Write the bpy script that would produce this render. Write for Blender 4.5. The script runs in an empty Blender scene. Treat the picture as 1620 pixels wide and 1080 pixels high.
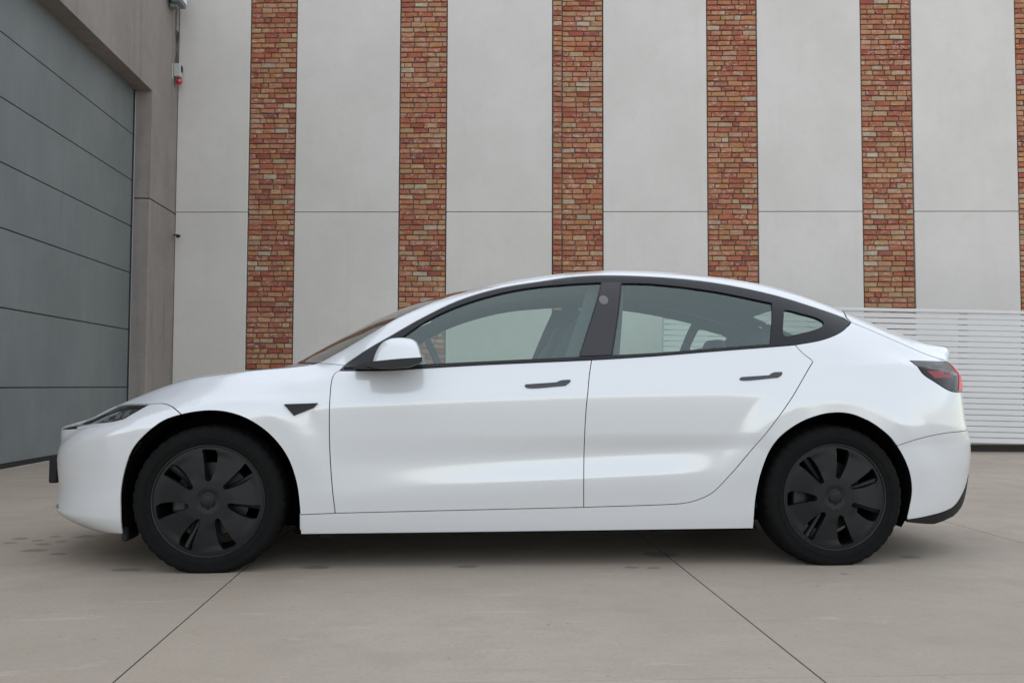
import bpy, bmesh, math, random
import numpy as np
from mathutils import Vector, Matrix
from mathutils.geometry import delaunay_2d_cdt
random.seed(7); rng = np.random.default_rng(7)
R = math.radians
SC = bpy.context.scene; COL = SC.collection

# ------------------------------------------------------------------ camera
CAM_H, YAW, ROLL, PITCH = .83, R(3.49), R(.2), math.atan(71/1475)
fw = Vector((math.sin(YAW)*math.cos(PITCH), math.cos(YAW)*math.cos(PITCH), math.sin(PITCH)))
r0 = Vector((math.cos(YAW), -math.sin(YAW), 0)); u0 = r0.cross(fw)
rt = r0*math.cos(ROLL)+u0*math.sin(ROLL); up = u0*math.cos(ROLL)-r0*math.sin(ROLL)
cd = bpy.data.cameras.new('camera'); cam = bpy.data.objects.new('camera', cd); COL.objects.link(cam)
cam.matrix_world = Matrix(((rt.x, up.x, -fw.x, 0), (rt.y, up.y, -fw.y, 0), (rt.z, up.z, -fw.z, CAM_H), (0, 0, 0, 1)))
cd.sensor_width = 36; cd.lens = 36*1475/1620; cd.clip_start = .05; cd.clip_end = 2000
SC.camera = cam

# ------------------------------------------------------------------ overcast daylight
SUN_EL, SUN_AZ = R(82), R(190)          # azimuth clockwise from +Y: high behind the photographer
world = bpy.data.worlds.new('World'); SC.world = world; world.use_nodes = True
wt = world.node_tree; wn_ = wt.nodes; bg = wn_['Background']
sky = wn_.new('ShaderNodeTexSky'); sky.sky_type = 'NISHITA'; sky.sun_disc = False
sky.sun_elevation = SUN_EL; sky.sun_rotation = SUN_AZ; sky.air_density = 1.0; sky.dust_density = .15; sky.ozone_density = 1.0
hs = wn_.new('ShaderNodeHueSaturation'); hs.inputs['Saturation'].default_value = .72
hs.inputs['Hue'].default_value = .488
wt.links.new(sky.outputs[0], hs.inputs['Color']); wt.links.new(hs.outputs[0], bg.inputs[0])
bg.inputs[1].default_value = .105
sl = bpy.data.lights.new('sun', 'SUN'); sl.energy = 1.5; sl.angle = R(172); sl.color = (1, .965, .92)
so = bpy.data.objects.new('sun', sl); COL.objects.link(so)
sd = Vector((math.sin(SUN_AZ)*math.cos(SUN_EL), math.cos(SUN_AZ)*math.cos(SUN_EL), math.sin(SUN_EL)))
so.rotation_euler = sd.to_track_quat('Z', 'Y').to_euler(); so.location = (0, -5, 20)
SC.view_settings.view_transform = 'Standard'; SC.view_settings.look = 'None'
SC.view_settings.exposure = 0.70; SC.view_settings.gamma = 1; SC.view_settings.use_curve_mapping = False
SC.cycles.max_bounces = 10; SC.cycles.transparent_max_bounces = 16
try: SC.cycles.use_denoising = True
except Exception: pass
# ------------------------------------------------------------------ helpers
def tag(o, label=None, cat=None, group=None, kind=None):
    for k, v in (('label', label), ('category', cat), ('group', group), ('kind', kind)):
        if v: o[k] = v
    return o
def link(name, me, mat=None, parent=None, loc=None, rot=None):
    o = bpy.data.objects.new(name, me); COL.objects.link(o)
    if mat is not None and me is not None and len(me.materials) == 0: me.materials.append(mat)
    if parent is not None: o.parent = parent
    if loc is not None: o.location = loc
    if rot is not None: o.rotation_euler = rot
    return o
def mesh(name, verts, faces, normals=None, smooth=False):
    me = bpy.data.meshes.new(name); me.from_pydata([tuple(map(float, v)) for v in verts], [], [tuple(int(i) for i in f) for f in faces]); me.update()
    if smooth or normals is not None:
        me.polygons.foreach_set('use_smooth', [True]*len(me.polygons))
    if normals is not None:
        me.normals_split_custom_set_from_vertices([tuple(map(float, n)) for n in normals])
    return me
def empty(name, loc=(0, 0, 0), rz=0):
    o = bpy.data.objects.new(name, None); COL.objects.link(o); o.location = loc; o.rotation_euler = (0, 0, rz); o.empty_display_size = .1
    return o
def bm_mesh(name, bm, smooth=False, bevel=0, seg=2, angle=40):
    if bevel:
        ed = [e for e in bm.edges if len(e.link_faces) == 2 and e.calc_face_angle(0) > R(angle)]
        bmesh.ops.bevel(bm, geom=ed, offset=bevel, segments=seg, affect='EDGES', profile=.5, clamp_overlap=True)
    bmesh.ops.recalc_face_normals(bm, faces=bm.faces)
    me = bpy.data.meshes.new(name); bm.to_mesh(me); bm.free()
    if smooth:
        me.polygons.foreach_set('use_smooth', [True]*len(me.polygons))
        try: me.set_sharp_from_angle(angle=R(35))
        except Exception: pass
    return me
def add_box(bm, lo, hi):
    lo = Vector(lo); hi = Vector(hi)
    m = Matrix.Translation((lo+hi)/2) @ Matrix.Diagonal(((hi-lo).x, (hi-lo).y, (hi-lo).z, 1))
    bmesh.ops.create_cube(bm, size=1, matrix=m)
def box(name, lo, hi, mat, parent=None, bevel=.004, seg=1):
    bm = bmesh.new(); add_box(bm, lo, hi)
    return link(name, bm_mesh(name, bm, bevel=bevel, seg=seg), mat, parent)
def tube_bm(bm, pts, rad, n=10, cap=True):
    pts = [Vector(p) for p in pts]; rings = []
    rads = rad if isinstance(rad, (list, tuple)) else [rad]*len(pts)
    for i, p in enumerate(pts):
        t = (pts[min(i+1, len(pts)-1)]-pts[max(i-1, 0)]).normalized()
        a = t.cross(Vector((0, 0, 1)))
        if a.length < 1e-3: a = t.cross(Vector((0, 1, 0)))
        a.normalize(); b = t.cross(a)
        rings.append([bm.verts.new(p+(a*math.cos(k*2*math.pi/n)+b*math.sin(k*2*math.pi/n))*rads[i]) for k in range(n)])
    for i in range(len(rings)-1):
        for k in range(n): bm.faces.new((rings[i][k], rings[i][(k+1) % n], rings[i+1][(k+1) % n], rings[i+1][k]))
    if cap: bm.faces.new(rings[0][::-1]); bm.faces.new(rings[-1])
def tube(name, pts, rad, mat, parent=None, n=10):
    bm = bmesh.new(); tube_bm(bm, pts, rad, n)
    return link(name, bm_mesh(name, bm, smooth=True), mat, parent)
def lathe(name, prof, mat, parent=None, n=96, axis='Y', closed=False, mod=None, centre=(0, 0, 0)):
    """profile of (radius, axial) spun round the local Y axis"""
    vs, fs = [], []; m = len(prof)
    for k in range(n):
        a = 2*math.pi*k/n
        for j, (r, y) in enumerate(prof):
            rr = r+(mod(k, j) if mod else 0)
            vs.append((centre[0]+rr*math.cos(a), centre[1]+y, centre[2]+rr*math.sin(a)))
    for k in range(n):
        for j in range(m if closed else m-1):
            a, b = k*m+j, k*m+(j+1) % m; c, d = ((k+1) % n)*m+(j+1) % m, ((k+1) % n)*m+j
            fs.append((a, b, c, d))
    bm = bmesh.new(); bv = [bm.verts.new(v) for v in vs]
    for f in fs: bm.faces.new([bv[i] for i in f])
    return link(name, bm_mesh(name, bm, smooth=True), mat, parent)

# ------------------------------------------------------------------ materials
class NT:
    """tiny node-building helper"""
    def __init__(s, name):
        s.m = bpy.data.materials.new(name); s.m.use_nodes = True; s.t = s.m.node_tree; s.n = s.t.nodes
        s.b = s.n['Principled BSDF']; s.out = s.n['Material Output']
    def new(s, k, **kw):
        n = s.n.new('ShaderNode'+k)
        for a, v in kw.items(): setattr(n, a, v)
        return n
    def ln(s, a, b): s.t.links.new(a, b)
    def put(s, sock, v):
        if hasattr(v, 'links'): s.ln(v, sock)
        else: sock.default_value = v
    def coord(s, which='Object'):
        if which == 'World': return s.new('NewGeometry').outputs['Position']
        return s.new('TexCoord').outputs[which]
    def mapping(s, v, scale=(1, 1, 1), loc=(0, 0, 0), rot=(0, 0, 0)):
        n = s.new('Mapping'); s.ln(v, n.inputs[0]); s.put(n.inputs['Scale'], scale); s.put(n.inputs['Location'], loc); s.put(n.inputs['Rotation'], rot); return n.outputs[0]
    def noise(s, v, scale=5, detail=4, rough=.55, dist=0):
        n = s.new('TexNoise'); s.ln(v, n.inputs['Vector']); n.inputs['Scale'].default_value = scale; n.inputs['Detail'].default_value = detail
        n.inputs['Roughness'].default_value = rough; n.inputs['Distortion'].default_value = dist; return n.outputs['Fac']
    def ramp(s, f, lo, hi, a=0., b=1.):
        n = s.new('MapRange'); n.interpolation_type = 'SMOOTHSTEP'; s.ln(f, n.inputs[0])
        for i, v in enumerate((lo, hi, a, b)): n.inputs[i+1].default_value = v
        return n.outputs[0]
    def math(s, op, a, b=0., clamp=False):
        n = s.new('Math', operation=op); n.use_clamp = clamp; s.put(n.inputs[0], a); s.put(n.inputs[1], b); return n.outputs[0]
    def mix(s, f, a, b, mode='MIX'):
        n = s.new('Mix', data_type='RGBA', blend_type=mode)
        s.put(n.inputs['Factor'], f)
        for k, v in ((6, a), (7, b)):
            if isinstance(v, tuple) and len(v) == 3: v = (*v, 1)
            s.put(n.inputs[k], v)
        return n.outputs[2]
    def bump(s, h, strength=.3, dist=.01):
        n = s.new('Bump'); s.ln(h, n.inputs['Height']); n.inputs['Strength'].default_value = strength; n.inputs['Distance'].default_value = dist
        s.ln(n.outputs[0], s.b.inputs['Normal'])
    def set(s, **kw):
        nm = dict(base='Base Color', rough='Roughness', metal='Metallic', coat='Coat Weight', coatr='Coat Roughness', coati='Coat IOR', spec='Specular IOR Level', ior='IOR', trans='Transmission Weight', alpha='Alpha')
        for k, v in kw.items():
            if isinstance(v, tuple) and len(v) == 3: v = (*v, 1)
            s.put(s.b.inputs[nm[k]], v)
        return s
def plain(name, base, rough=.5, **kw):
    return NT(name).set(base=base, rough=rough, **kw).m

def m_paint():
    t = NT('white_pearl_paint'); p = t.coord()
    f = t.noise(p, 900, 1)
    t.set(base=t.mix(f, (.59, .605, .615), (.65, .66, .67)), rough=.35, metal=.0, spec=.4, coat=1.0, coatr=.13, coati=2.2)
    return t.m
def m_glass(name, tint, refl=1.0, graze=.9, cast=(.84, 1, .95)):
    t = NT(name); tr = t.new('BsdfTransparent'); tr.inputs[0].default_value = (*tint, 1)
    gl = t.new('BsdfGlossy'); gl.inputs['Roughness'].default_value = .01; gl.inputs[0].default_value = (*cast, 1)
    lw_ = t.new('LayerWeight'); lw_.inputs[0].default_value = .5
    f = t.math('ADD', t.math('MULTIPLY', t.math('POWER', lw_.outputs['Facing'], 5.), graze), (.105*refl), clamp=True)
    mx = t.new('MixShader'); t.ln(f, mx.inputs[0]); t.ln(tr.outputs[0], mx.inputs[1]); t.ln(gl.outputs[0], mx.inputs[2]); t.ln(mx.outputs[0], t.out.inputs[0])
    return t.m
def m_ground():
    t = NT('worn_concrete_slab'); p = t.coord('World')
    big = t.noise(p, .55, 5, .6); mid = t.noise(p, 3.2, 6, .65); fine = t.noise(p, 60, 4, .6)
    swirl = t.noise(t.mapping(p, (1.1, 5.5, 1), rot=(0, 0, .25)), 1.6, 6, .7, 1.2)
    oi = t.new('ObjectInfo').outputs['Random']
    c = t.mix(t.ramp(big, .3, .7), (.345, .287, .226), (.408, .345, .276))
    c = t.mix(t.ramp(mid, .42, .75, 0, .55), c, (.312, .262, .207))
    c = t.mix(t.ramp(swirl, .56, .76, 0, .6), c, (.53, .46, .375))       # pale scuffs
    c = t.mix(t.ramp(fine, .35, .75, 0, .28), c, (.24, .205, .172))
    c = t.mix(t.math('MULTIPLY', oi, .12), c, (.27, .23, .19))
    c = t.mix(t.ramp(t.noise(p, 26, 2, .5), .70, .76, 0, .45), c, (.16, .14, .12))          # grit and crumbs
    c = t.mix(t.ramp(t.noise(t.mapping(p, (.35, 7, 1), rot=(0, 0, 1.5)), 1.1, 4, .6), .6, .8, 0, .22), c, (.20, .18, .155))   # faint tyre tracks
    # oil and water spots, each where it lies
    spots = [(-1.47, 4.34, .075, .045), (-.63, 4.36, .075, .05), (.06, 4.35, .065, .04), (.82, 4.30, .04, .03), (.92, 4.28, .035, .025), (2.24, 4.50, .06, .05),
             (1.74, 4.11, .028, .02), (-2.34, 5.24, .05, .05), (-2.33, 5.10, .04, .04), (-2.22, 5.17, .035, .03), (-2.14, 5.05, .04, .035), (-2.10, 4.86, .07, .05), (-2.18, 5.30, .035, .04),
             (-2.08, 5.14, .035, .03), (-1.95, 4.76, .05, .035), (-2.02, 5.30, .07, .06), (1.02, 4.62, .10, .09), (-.92, 3.94, .008, .008), (2.9, 5.0, .012, .01), (.4, 3.3, .006, .006), (-1.6, 3.5, .006, .006)]
    wob = t.noise(p, 14, 3, .6); tot = None
    for x, y, a, b in spots:
        d = t.new('VectorMath', operation='DISTANCE')
        t.ln(t.mapping(p, (1/a, 1/b, 0), (-x/a, -y/b, 0)), d.inputs[0]); d.inputs[1].default_value = (0, 0, 0)
        v = t.ramp(t.math('ADD', d.outputs['Value'], t.math('MULTIPLY', wob, 1.0)), 1.15, 1.55, 1, 0)
        tot = v if tot is None else t.math('MAXIMUM', tot, v)
    c = t.mix(t.math('MULTIPLY', tot, .45), c, (.07, .062, .052))
    t.set(base=c, rough=t.ramp(mid, .3, .8, .62, .85), spec=.35)
    t.bump(t.math('ADD', fine, t.math('MULTIPLY', mid, 1.5)), .25, .004)
    return t.m
def m_concrete(name, a, b, stain, scale=1., streak=.5):
    t = NT(name); p = t.coord('World')
    big = t.noise(p, .8*scale, 5, .6); mid = t.noise(p, 6*scale, 5, .6); fine = t.noise(p, 90, 3, .6)
    run = t.noise(t.mapping(p, (5, 5, .35)), 1.2*scale, 5, .6)
    oi = t.new('ObjectInfo').outputs['Random']
    c = t.mix(t.ramp(big, .3, .7), a, b)
    c = t.mix(t.ramp(run, .5, .82, 0, streak), c, stain)
    c = t.mix(t.ramp(mid, .45, .8, 0, .25), c, stain)
    c = t.mix(t.ramp(fine, .55, .8, 0, .2), c, stain)
    c = t.mix(t.math('MULTIPLY', oi, .10), c, stain)
    t.set(base=c, rough=.85, spec=.25); t.bump(t.math('ADD', fine, mid), .18, .004)
    return t.m
def m_brick():
    t = NT('old_reclaimed_brick'); oi = t.new('ObjectInfo'); p = t.coord('World')
    off = t.new('CombineXYZ'); t.ln(t.math('MULTIPLY', oi.outputs['Random'], 37.), off.inputs[0]); t.ln(t.math('MULTIPLY', oi.outputs['Random'], 91.), off.inputs[2])
    add = t.new('VectorMath', operation='ADD'); t.ln(p, add.inputs[0]); t.ln(off.outputs[0], add.inputs[1]); q = add.outputs[0]
    at = t.new('Attribute'); at.attribute_name = 'tone'
    col = t.mix(1., oi.outputs['Color'], at.outputs['Color'], 'MULTIPLY')
    n1 = t.noise(q, 11, 4, .65); n2 = t.noise(t.mapping(q, (1, 1, 1.6)), 17, 5, .7, .6); n3 = t.noise(q, 120, 3, .6)
    c = t.mix(t.ramp(n1, .3, .7, .0, .55), col, t.mix(.5, col, (.12, .045, .03)))
    amt = t.math('MULTIPLY', t.ramp(n2, .52, .60), oi.outputs['Alpha'])
    c = t.mix(t.math('MULTIPLY', amt, .62), c, (.54, .46, .38))                                        # old mortar wash
    c = t.mix(t.ramp(n3, .5, .8, 0, .4), c, (.07, .04, .03))
    t.set(base=c, rough=.9, spec=.2); t.bump(t.math('ADD', n2, n3), .5, .006)
    return t.m
def m_door():
    t = NT('blue_grey_door_panel'); p = t.coord('World')
    big = t.noise(t.mapping(p, (1, 1.2, .8)), .9, 4, .6); smear = t.noise(t.mapping(p, (2, 2.2, .7), (3, 1, 0)), 1.3, 5, .65); fine = t.noise(p, 140, 2)
    c = t.mix(t.ramp(big, .3, .75), (.142, .160, .160), (.174, .193, .192))
    c = t.mix(t.ramp(smear, .60, .75, 0, .5), c, (.105, .124, .127))
    t.set(base=c, rough=t.ramp(smear, .3, .8, .42, .6), spec=.4); t.bump(fine, .08, .002)
    return t.m
def m_rubber():
    t = NT('black_tyre_rubber'); p = t.coord(); f = t.noise(p, 25, 4)
    t.set(base=t.mix(f, (.004, .004, .004), (.009, .0088, .0086)), rough=.8, spec=.12); t.bump(t.noise(p, 220, 2), .15, .002)
    return t.m
M = dict(
    paint=m_paint(), glass=m_glass('green_tinted_glass', (.75, .84, .79)), lens=m_glass('clear_lamp_lens', (.94, .95, .96), .35, .22, (1, 1, 1)),
    screen=m_glass('windscreen_glass', (.42, .46, .45), 1.3, .9, (1, .98, .96)),
    trim=plain('satin_black_trim', (.008, .0085, .010), .35, spec=.35), pillar=plain('gloss_black_pillar', (.022, .019, .022), .2, spec=.5),
    gap=plain('unlit_black_liner', (.006, .006, .006), .95, spec=.05), plast=plain('rough_black_plastic', (.012, .012, .0125), .7, spec=.3),
    roofglass=plain('dark_roof_glass', (.01, .012, .014), .03, coat=1.), cover=plain('dark_grey_wheel_cover', (.0055, .006, .0066), .45, spec=.3),
    lipring=plain('machined_lip', (.05, .05, .052), .4, metal=.5), steel=plain('brake_steel', (.06, .058, .056), .45, metal=.9), rubber=m_rubber(),
    seat=plain('black_seat_cover', (.028, .029, .031), .6), cabin=plain('charcoal_cabin_plastic', (.022, .023, .025), .6),
    handle=plain('dark_grey_handle', (.040, .042, .045), .38), chrome=plain('lamp_reflector', (.55, .56, .58), .15, metal=1.),
    lampdark=plain('lamp_housing', (.010, .0105, .012), .35), red=plain('red_lamp_plastic', (.78, .03, .06), .35), darkred=plain('dark_red_reflector', (.22, .011, .018), .4),
    drl=plain('white_light_guide', (.62, .63, .64), .3), lampblack=plain('smoked_lamp_cover', (.007, .0065, .007), .18, spec=.28), ventgrey=plain('grey_vent', (.16, .165, .17), .5), backglass=m_glass('tinted_back_glass', (.74, .82, .78)), liner=plain('skylit_grey_lining', (.085, .10, .098), .8),  # lining tone includes the skylight that a glass roof lets in
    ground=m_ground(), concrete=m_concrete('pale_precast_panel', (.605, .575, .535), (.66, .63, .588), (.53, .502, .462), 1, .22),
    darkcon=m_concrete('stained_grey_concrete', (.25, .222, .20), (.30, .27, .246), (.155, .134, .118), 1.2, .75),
    brick=m_brick(), mortar=m_concrete('brown_mortar', (.14, .112, .084), (.185, .15, .115), (.105, .083, .062), 4, .3), door=m_door(),
    seal=plain('black_rubber_seal', (.012, .012, .012), .8), slat=None, rail=plain('galvanised_rail', (.30, .30, .30), .45, metal=.7),
    white=plain('white_box_plastic', (.42, .42, .40), .45), lampgrey=plain('grey_floodlight_body', (.20, .225, .235), .5), redlamp=plain('red_beacon', (.45, .018, .03), .25, coat=1.),
    pane=plain('frosted_lamp_pane', (.85, .86, .88), .15), pipe=plain('grey_conduit', (.24, .225, .215), .55), joint=plain('grey_joint_sealant', (.30, .295, .28), .8), alloydark=plain('dark_caliper', (.035, .036, .038), .5), shade_kerb=plain('shade_dark_fill', (.06, .058, .052), .9))
def m_slat():
    t = NT('white_painted_slat'); p = t.coord('World'); f = t.noise(p, 3, 4); g = t.noise(t.mapping(p, (3, 3, 14)), 4, 4)
    c = t.mix(f, (.60, .595, .58), (.67, .665, .65)); c = t.mix(t.ramp(g, .6, .8, 0, .3), c, (.40, .39, .37))
    t.set(base=c, rough=.5, spec=.4); return t.m
M['slat'] = m_slat()

# ------------------------------------------------------------------ ground of cast slabs
gm = mesh('ground', [(-220, -220, -.06), (260, -220, -.06), (260, 260, -.06), (-220, 260, -.06)], [(0, 1, 2, 3)])
ground = tag(link('ground', gm, M['ground']), kind='structure')
xs = [-4.42, -2.95]+[-.95+2*i for i in range(0, 9)]; ys = [2.665+2.8*i for i in range(-2, 5)]
slabs = {}
for i in range(len(xs)-1):
    for j in range(len(ys)-1):
        w, d = xs[i+1]-xs[i]-.0055, ys[j+1]-ys[j]-.0035; key = (round(w, 3), round(d, 3))
        if key not in slabs:
            bm = bmesh.new(); add_box(bm, (-w/2, -d/2, -.058), (w/2, d/2, 0)); slabs[key] = bm_mesh('slab', bm, bevel=.0015, seg=1)
        link('slab', slabs[key], M['ground'], ground, ((xs[i]+xs[i+1])/2, (ys[j]+ys[j+1])/2, 0))
for x in xs[1:-1]: box('joint_filler', (x-.0026, ys[0], -.05), (x+.0026, ys[-1], -.0022), M['seal'], ground, 0)
for y in ys[1:-1]: box('joint_filler', (xs[0], y-.0015, -.05), (xs[-1], y+.0015, -.0012), M['mortar'], ground, 0)

# ------------------------------------------------------------------ left wall with the sectional door
LX, DX = -4.19, -4.42; Y0, Y1, YC_ = 7.9, 12.95, 14.11; ZL_, SEAM = 4.88, 3.385
lw = tag(empty('concrete_wall', (LX, 10, 0)), 'stained grey concrete wall framing the big blue-grey door', 'wall')
def lbox(name, lo, hi, mat, parent, bevel=.012):
    o = (LX, 10, 0); return box(name, [lo[i]-o[i] for i in range(3)], [hi[i]-o[i] for i in range(3)], mat, parent, bevel, 2)
TH = .55
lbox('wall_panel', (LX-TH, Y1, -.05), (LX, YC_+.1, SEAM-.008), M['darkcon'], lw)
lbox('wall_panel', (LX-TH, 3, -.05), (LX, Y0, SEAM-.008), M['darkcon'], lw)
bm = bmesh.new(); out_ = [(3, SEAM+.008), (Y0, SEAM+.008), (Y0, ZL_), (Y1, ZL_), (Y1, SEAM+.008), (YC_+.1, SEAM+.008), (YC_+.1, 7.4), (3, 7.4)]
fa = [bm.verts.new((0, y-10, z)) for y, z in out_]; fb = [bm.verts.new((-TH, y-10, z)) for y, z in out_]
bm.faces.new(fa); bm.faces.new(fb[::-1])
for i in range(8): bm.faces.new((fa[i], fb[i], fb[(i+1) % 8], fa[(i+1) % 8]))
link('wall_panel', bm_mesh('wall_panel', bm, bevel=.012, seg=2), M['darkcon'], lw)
lbox('joint_filler', (LX-TH, Y1+.02, SEAM-.02), (LX-.015, YC_+.1, SEAM+.02), M['shade_kerb'], lw, 0)
sd_ = tag(empty('sectional_door', (DX, 10, 0)), 'tall blue-grey sectional overhead door of horizontal panels', 'door')
zs_ = [.05, .80, 1.58, 2.355, 2.99, 3.62, 4.25, 4.95]
for a, b in zip(zs_[:-1], zs_[1:]):
    bm = bmesh.new(); add_box(bm, (-.05, Y0-9.95, a+.005), (0, Y1-10.03, b-.005))
    link('door_panel', bm_mesh('door_panel', bm, bevel=.006, seg=2), M['door'], sd_)
box('backing_sheet', (-.09, Y0-10, 0), (-.052, Y1-10, 5.0), M['seal'], sd_, 0)
box('rubber_seal', (-.045, Y0-9.95, .003), (.004, Y1-10.03, .048), M['seal'], sd_, .008)
box('guide_rail', (-.05, Y1-10.028, 0), (.022, Y1-10.003, 4.87), M['rail'], sd_, .004)
box('edge_seal', (-.04, Y1-10.055, 0.05), (.012, Y1-10.03, 4.87), M['seal'], sd_, .004)

# ------------------------------------------------------------------ panelled wall with brick columns
WA = R(-4.9); WO = Vector((LX, 14.11, 0)); wd = Vector((math.cos(WA), math.sin(WA), 0)); wnn = Vector((-math.sin(WA), math.cos(WA), 0))
cols = [(1.092, 1.793), (3.352, 4.056), (5.633, 6.383), (7.923, 8.663), (10.190, 10.934), (12.452, 13.2)]
WTOP = 7.4
bw = tag(empty('panelled_wall', WO, WA), 'pale precast concrete wall in tall panels between brick columns', 'wall')
edges = [(0.0, cols[0][0])]+[(cols[i][1], cols[i+1][0]) for i in range(5)]+[(cols[5][1], 14.7)]
for a, b in edges:
    for z0_, z1_ in ((-.05, 3.405), (3.414, WTOP)):
        bm = bmesh.new(); add_box(bm, (a+.006, 0, z0_), (b-.006, .22, z1_))
        link('wall_panel', bm_mesh('wall_panel', bm, bevel=.007, seg=2), M['concrete'], bw)
box('backing_wall', (-.3, .24, -.05), (14.8, .6, WTOP), M['mortar'], bw, 0)
box('joint_filler', (.002, .022, 3.39), (1.09, .2, 3.43), M['joint'], bw, 0)
for k in range(5): box('joint_filler', (cols[k][1]+.01, .022, 3.39), (cols[k+1][0]-.01, .2, 3.43), M['joint'], bw, 0)
# bricks: eight rough-cornered blanks, scaled to each brick
blanks = []
for k in range(8):
    bm = bmesh.new(); bmesh.ops.create_cube(bm, size=1); 
    ed = [e for e in bm.edges if any(v.co.y < 0 for v in e.verts)]
    bmesh.ops.bevel(bm, geom=ed, offset=.06, segments=1, affect='EDGES', clamp_overlap=True)
    for v in bm.verts:
        if v.co.y < -.1: v.co += Vector((random.uniform(-.018, .018), random.uniform(-.05, .05), random.uniform(-.055, .055)))
    me = bm_mesh('brick', bm); me.materials.append(M['brick'])
    ca = me.color_attributes.new('tone', 'FLOAT_COLOR', 'CORNER')
    ca.data.foreach_set('color', [1.]*(4*len(me.loops))); blanks.append(me)
PAL = [((.41, .140, .078), 26), ((.34, .098, .062), 14), ((.45, .20, .095), 24), ((.47, .26, .135), 12), ((.46, .30, .18), 8), ((.45, .205, .125), 18), ((.29, .10, .07), 2), ((.49, .38, .27), 4)]
PC = [c for c, n in PAL for _ in range(n)]
COURSE, LEN = .0766, .207
def lay(u0_, u1_, face, z_lo, z_hi, ind_lo, ind_hi, parent, header=False):
    spare = []; row = 0; z = z_lo
    while z < z_hi:
        h = .0635+random.uniform(-.003, .003)
        if header: cuts = [u0_, u1_]
        else:
            cuts = [u0_]; first = random.choice((.10, .155, .207, .06)) if row % 2 else random.choice((.207, .15, .19)); u = u0_+first
            while u < u1_-.045:
                cuts.append(u); u += LEN*random.choice((1, 1, 1, 1.05, .95, .5, .8))+random.uniform(-.012, .012)
            cuts.append(u1_)
        for a, b in zip(cuts[:-1], cuts[1:]):
            g = .0048; l = b-a-2*g
            if l < .02: continue
            zc = z+COURSE/2+random.uniform(-.002, .002); y = face+random.uniform(-.004, .004)
            colr = random.choice(PC); j = random.uniform(.90, 1.08); colr = tuple(min(1, c*j*random.uniform(.95, 1.05)) for c in colr)
            wash = random.choice((.1, .4, .7, 1., 1.)) ; kk = random.randrange(8)
            if ind_lo <= zc <= ind_hi:
                o = bpy.data.objects.new('brick', blanks[kk]); COL.objects.link(o); o.parent = parent
                o.location = ((a+b)/2, y+.05, zc); o.scale = (l, .10, h); o.rotation_euler = (random.uniform(-.01, .01), random.uniform(-.008, .008), random.uniform(-.012, .012))
                o.color = (*colr, wash)
            else: spare.append(((a+b)/2, y+.05, zc, l, h, colr, kk))
        z += COURSE; row += 1
    return spare
ORD = ['leftmost', 'second', 'third', 'fourth', 'fifth', 'sixth']
LBL = ['reclaimed brick column beside the concrete door wall, first from the corner', 'reclaimed brick column second from the corner, above the car bonnet end of the roofline',
       'reclaimed brick column with a narrow strip of header bricks down one edge', 'reclaimed brick column between the header-edged one and the gate, above the rear door',
       'reclaimed brick column rising above the slatted gate and the car boot', 'reclaimed brick column cut off at the edge of the photo, behind the gate end']
LBL[1] = 'reclaimed brick column second from the concrete corner, rising behind the car windscreen'
for k, (a, b) in enumerate(cols):
    c = tag(empty('brick_column', WO+wd*a, WA), LBL[k], 'brick column', 'brick columns in the panelled wall')
    W_ = b-a
    box('mortar_bed', (.003, .034, -.05), (W_-.003, .2, WTOP), M['mortar'], c, 0)
    lo_, hi_ = (.70, 6.75) if k != 2 else (1.75, 6.75)
    if k == 2:
        sp = lay(0.006, .137, -.012, 0, WTOP-.05, lo_, hi_, c, True)+lay(.143, W_-.006, .014, 0, WTOP-.05, lo_, hi_, c)
        box('mortar_bed', (.004, .006, -.05), (.139, .033, WTOP), M['mortar'], c, 0)
    else: sp = lay(.006, W_-.006, .012, 0, WTOP-.05, lo_, hi_, c)
    vs, fs, tc = [], [], []
    for x, y, z, l, h, colr, kk in sp:
        me = blanks[kk]; n0 = len(vs)
        vs += [(x+v.co.x*l, y+v.co.y*.1, z+v.co.z*h) for v in me.vertices]
        for p in me.polygons: fs.append([n0+i for i in p.vertices]); tc += [(*colr, 1)]*len(p.vertices)
    me = mesh('brick', vs, fs); ca = me.color_attributes.new('tone', 'FLOAT_COLOR', 'CORNER'); ca.data.foreach_set('color', [q for t_ in tc for q in t_])
    o = link('brickwork', me, M['brick'], c); o.color = (1, 1, 1, .5); o['kind'] = 'stuff'

# ------------------------------------------------------------------ slatted gate
gt = tag(empty('slatted_gate', (6.6, 11.55, 0), WA), 'white metal gate of narrow horizontal slats behind the car boot', 'gate')
gt.rotation_euler = (0, R(1.1), WA)
U0, U1, PIT = -3.96, 3.6, .0716
for k in range(23):
    z = .135+k*PIT
    box('slat', (U0, -.012, z), (U1, .012, z+PIT-.0105), M['slat'], gt, .003)
box('top_rail', (U0, -.03, .135+23*PIT+.004), (U1, .03, .135+23*PIT+.045), M['slat'], gt, .004)
for u in (U0+.04, -2.05, -.11, 1.95, U1-.04): box('gate_post', (u-.05, .014, .10), (u+.05, .075, .135+23*PIT), M['slat'], gt, .004)
gk = tag(link('shade_kerb', bm_mesh('shade_kerb', (lambda b: (add_box(b, (-4.2, .35, -.05), (4.2, .55, .085)), b)[1])(bmesh.new()), bevel=.01), M['shade_kerb'], None, (6.6, 11.55, 0), (0, 0, WA)), kind='structure')  # coloured dark to paint in the shade beneath the gate

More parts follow.
